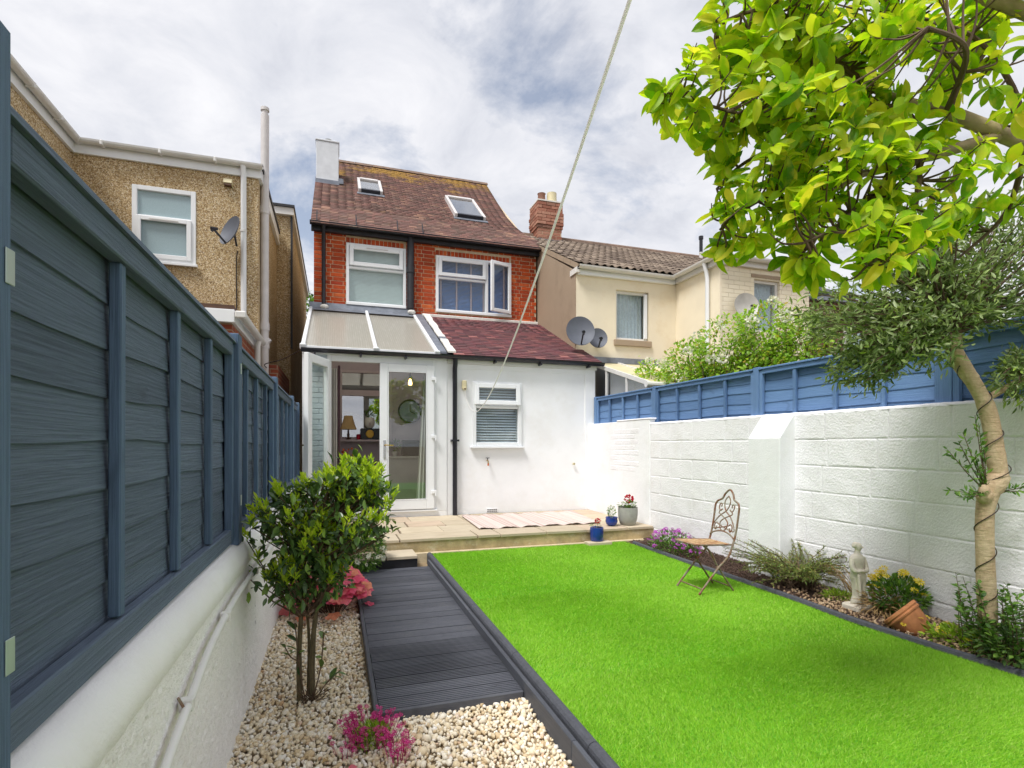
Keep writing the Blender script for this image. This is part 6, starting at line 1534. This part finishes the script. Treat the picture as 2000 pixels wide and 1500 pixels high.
for k in range(260):
    c, r = obl[k % 11]; q = Vector(ell(1, c, np.array(r) * 1.15, shell=.15)[0][0])
    st_ = Vector((3.43, 2.2, 1.97)) if k % 11 != 6 else Vector((3.8, 2.03, 1.72)); pth = smoothpath([st_, st_.lerp(q, .55) + Vector((0, 0, .05)), q], 5)
    lb.tube(pth, [.009 - .0007 * i for i in range(len(pth))], 4)
    for i in range(3, len(pth)):
        dv = (pth[i] - pth[i - 1]).normalized()
        for _ in range(5): P.append(np.array(pth[i]) + rng.normal(size=3) * .03); D.append(np.array(dv) * .8 + rdir(1)[0] * .8)
lb.build('branches', 'twig', ol)
for c, r in obl:
    p, d = ell(300 if r[0] > .22 else 260, c, r, shell=.1); P += list(p); D += list(d * .7 + rdir(len(p)) + np.array((0, 0, .3)))
m = len(P); scatter('crown', leaf_t(3, .25, .12, .2), np.array(P), frames(np.array(D), rdir(m)), rng.uniform(.035, .065, m), 'leaf_olive', ol)
# epicormic sprouts on the trunk knot
P, D = [], []; sb = B()
for (dx, dy, dz) in ((-.12, .05, .35), (-.05, .03, .45), (.02, .05, .38), (-.25, .05, .25), (-.28, .02, .02), (-.2, 0, -.02), (-.16, .05, .3), (.26, -.1, .03), (.2, -.08, .06), (-.02, 0, .25), (-.1, 0, .22)):
    s = Vector((3.60 if dx < .1 else 3.70, 2.11, 1.06)); e = s + Vector((dx, dy, dz)); sb.tube([s, s.lerp(e, .5) + Vector((0, 0, -.01)), e], [.004, .003, .0015], 4)
    for i in range(22):
        q = s.lerp(e, .15 + .85 * i / 21); P.append(np.array(q)); D.append(np.array((e - s).normalized()) * .8 + rdir(1)[0])
sb.build('sprouts', 'twig', ol); m = len(P)
scatter('sprout_leaves', leaf_t(3, .3, .12, .2), np.array(P), frames(np.array(D), rdir(m)), rng.uniform(.03, .05, m), 'leaf_green', ol)
wl_ = thing('string_light_cable', 'thin dark cable wound up the tan olive trunk', 'cable', (3.64, 2.13, .3))
ax = [Vector(q) for q in ((3.655, 2.127, .02), (3.635, 2.134, .55), (3.628, 2.136, .92), (3.70, 2.112, 1.15), (3.672, 2.12, 1.40), (3.63, 2.134, 1.575), (3.535, 2.167, 1.757), (3.42, 2.205, 1.96))]
pts = []
for i in range(150):
    t = i / 149; z = .3 + 1.5 * t; a = t * 2 * math.pi * 6.5 + .5 * math.sin(t * 9)
    j = max(k for k in range(len(ax) - 1) if ax[k].z <= z); f = (z - ax[j].z) / (ax[j + 1].z - ax[j].z); c = ax[j].lerp(ax[j + 1], f); rad = .049 if not 1.02 < z < 1.3 else .062
    pts.append((c.x + rad * math.cos(a), c.y + rad * math.sin(a), z))
B().tube(pts, .003, 5).build('wire', 'cable', wl_)

# magnolia overhanging from the right
mg = thing('magnolia_tree', 'large leaved yellow green magnolia overhanging the lawn from outside the frame', 'tree', (3.75, .75, 0))
b = B()
b.tube(smoothpath([(3.75, .75, 0), (3.7, .78, .9), (3.45, .9, 1.6), (3.0, 1.1, 2.15), (2.44, 1.30, 2.45), (2.16, 1.395, 2.575), (1.9, 1.48, 2.66), (1.65, 1.55, 2.80)], 6), [.10] * 6 + [.095] * 6 + [.085] * 6 + [.045] * 6 + [.026] * 6 + [.014] * 6 + [.01] * 7, 12)
b.tube(smoothpath([(2.35, 1.33, 2.49), (2.1, 1.45, 2.42), (1.9, 1.5, 2.36), (1.65, 1.5, 2.22)], 6), [.02] * 6 + [.014] * 6 + [.009] * 7, 10)
b.tube(smoothpath([(3.0, 1.1, 2.15), (2.6, 1.2, 2.75), (2.2, 1.35, 3.0), (1.8, 1.5, 3.05)], 6), [.04] * 6 + [.024] * 6 + [.012] * 7, 10)
b.build('trunk', 'bark_mag', mg, smooth=True)
limbs = [[(2.16, 1.395, 2.575), (1.85, 1.5, 2.60), (1.6, 1.6, 2.55), (1.36, 1.62, 2.56), (1.14, 1.68, 2.62)], [(1.9, 1.48, 2.66), (1.65, 1.5, 2.78), (1.45, 1.5, 2.86), (1.3, 1.6, 2.85)],
         [(1.9, 1.5, 2.36), (1.66, 1.6, 2.33), (1.45, 1.65, 2.22), (1.36, 1.66, 2.14)], [(2.1, 1.45, 2.42), (1.8, 1.42, 2.22), (1.62, 1.4, 2.08), (1.5, 1.42, 2.02)], [(2.1, 1.45, 2.42), (2.0, 1.4, 2.2), (1.85, 1.38, 2.03), (1.72, 1.36, 1.95)],
         [(2.44, 1.30, 2.45), (2.45, 1.35, 2.7), (2.3, 1.4, 2.9), (2.05, 1.5, 3.0)], [(1.9, 1.48, 2.66), (1.8, 1.7, 2.6), (1.6, 1.8, 2.5), (1.5, 1.85, 2.4)], [(2.16, 1.395, 2.575), (1.95, 1.2, 2.62), (1.7, 1.15, 2.6)], [(2.44, 1.3, 2.45), (2.5, 1.4, 2.25), (2.4, 1.5, 2.1)]]
lm = B(); nodes = []
for l_ in limbs:
    pth = smoothpath(l_, 6); lm.tube(pth, [.013 - .009 * i / len(pth) for i in range(len(pth))], 6); nodes += pth[3:]
vol = [(1.38, 1.62, 2.62, .26, .3, .17, 26), (1.52, 1.58, 2.86, .30, .3, .20, 30), (1.80, 1.45, 2.92, .34, .32, .24, 34), (2.15, 1.38, 2.90, .36, .32, .22, 30), (1.52, 1.58, 2.46, .24, .3, .19, 26), (1.75, 1.48, 2.58, .30, .3, .22, 32), (1.50, 1.60, 2.20, .19, .28, .14, 22), (1.72, 1.46, 2.26, .24, .3, .20, 26), (1.72, 1.42, 2.02, .20, .24, .11, 20), (1.95, 1.42, 2.36, .24, .28, .18, 16), (2.2, 1.38, 2.62, .26, .28, .2, 16), (2.3, 1.38, 2.3, .2, .25, .12, 7), (1.13, 1.67, 2.63, .09, .1, .05, 4), (1.95, 1.38, 2.12, .16, .2, .1, 10)]
P, D, U, S = [], [], [], []
for (x, y, z, rx, ry, rz, m) in vol:
    for k in range(int(m * 1.4)):
        q = Vector(ell(1, (x, y, z), (rx * 1.05, ry, rz * 1.05), shell=.1)[0][0]); nd = min(nodes, key=lambda v: (v - q).length)
        if (q - nd).length > .02:
            md = nd.lerp(q, .5) + Vector((random.gauss(0, .015), random.gauss(0, .015), -.02)); tp3 = smoothpath([nd, md, q], 4); lm.tube(tp3, [.005 - .0004 * i for i in range(len(tp3))], 5)
        ax_ = (q - nd).normalized() if (q - nd).length > 1e-3 else Vector((-1, 0, 0)); ax_ = (ax_ + Vector((-.25, 0, .15))).normalized()
        nl = random.randint(6, 11); bs = frames(np.array([ax_[:]]), rdir(1))[0]
        for j in range(nl):
            a = j * 2.4 + random.uniform(-.4, .4); out = bs[:, 0] * math.cos(a) + bs[:, 2] * math.sin(a)
            d = np.array(ax_) * random.uniform(.15, .8) + out; d[2] -= .12
            P.append(np.array(q) - np.array(ax_) * random.uniform(0, .07)); D.append(d); U.append(np.array(ax_) * .8 + np.array((0, -.3, .6)) + rng.normal(size=3) * .35); S.append(random.choice((random.uniform(.045, .075), random.uniform(.06, .105))))
lm.build('branches', 'twig', mg, smooth=True)
P, D, U, S = map(np.array, (P, D, U, S)); FRm = frames(D, U)
for k, T in enumerate((leaf_t(7, .46, .2, .22, 1.22), leaf_t(7, .40, .3, .45, 1.1), leaf_t(7, .5, .15, -.12, 1.3))):
    s_ = np.arange(k, len(P), 3); leaves(mg, T, P[s_], FRm[s_], S[s_], 'leaf_mag', 100)
for q in ((1.64, 1.5, 2.58),): flower_head('bloom', mg, q, .04, 'petal_white', 14)
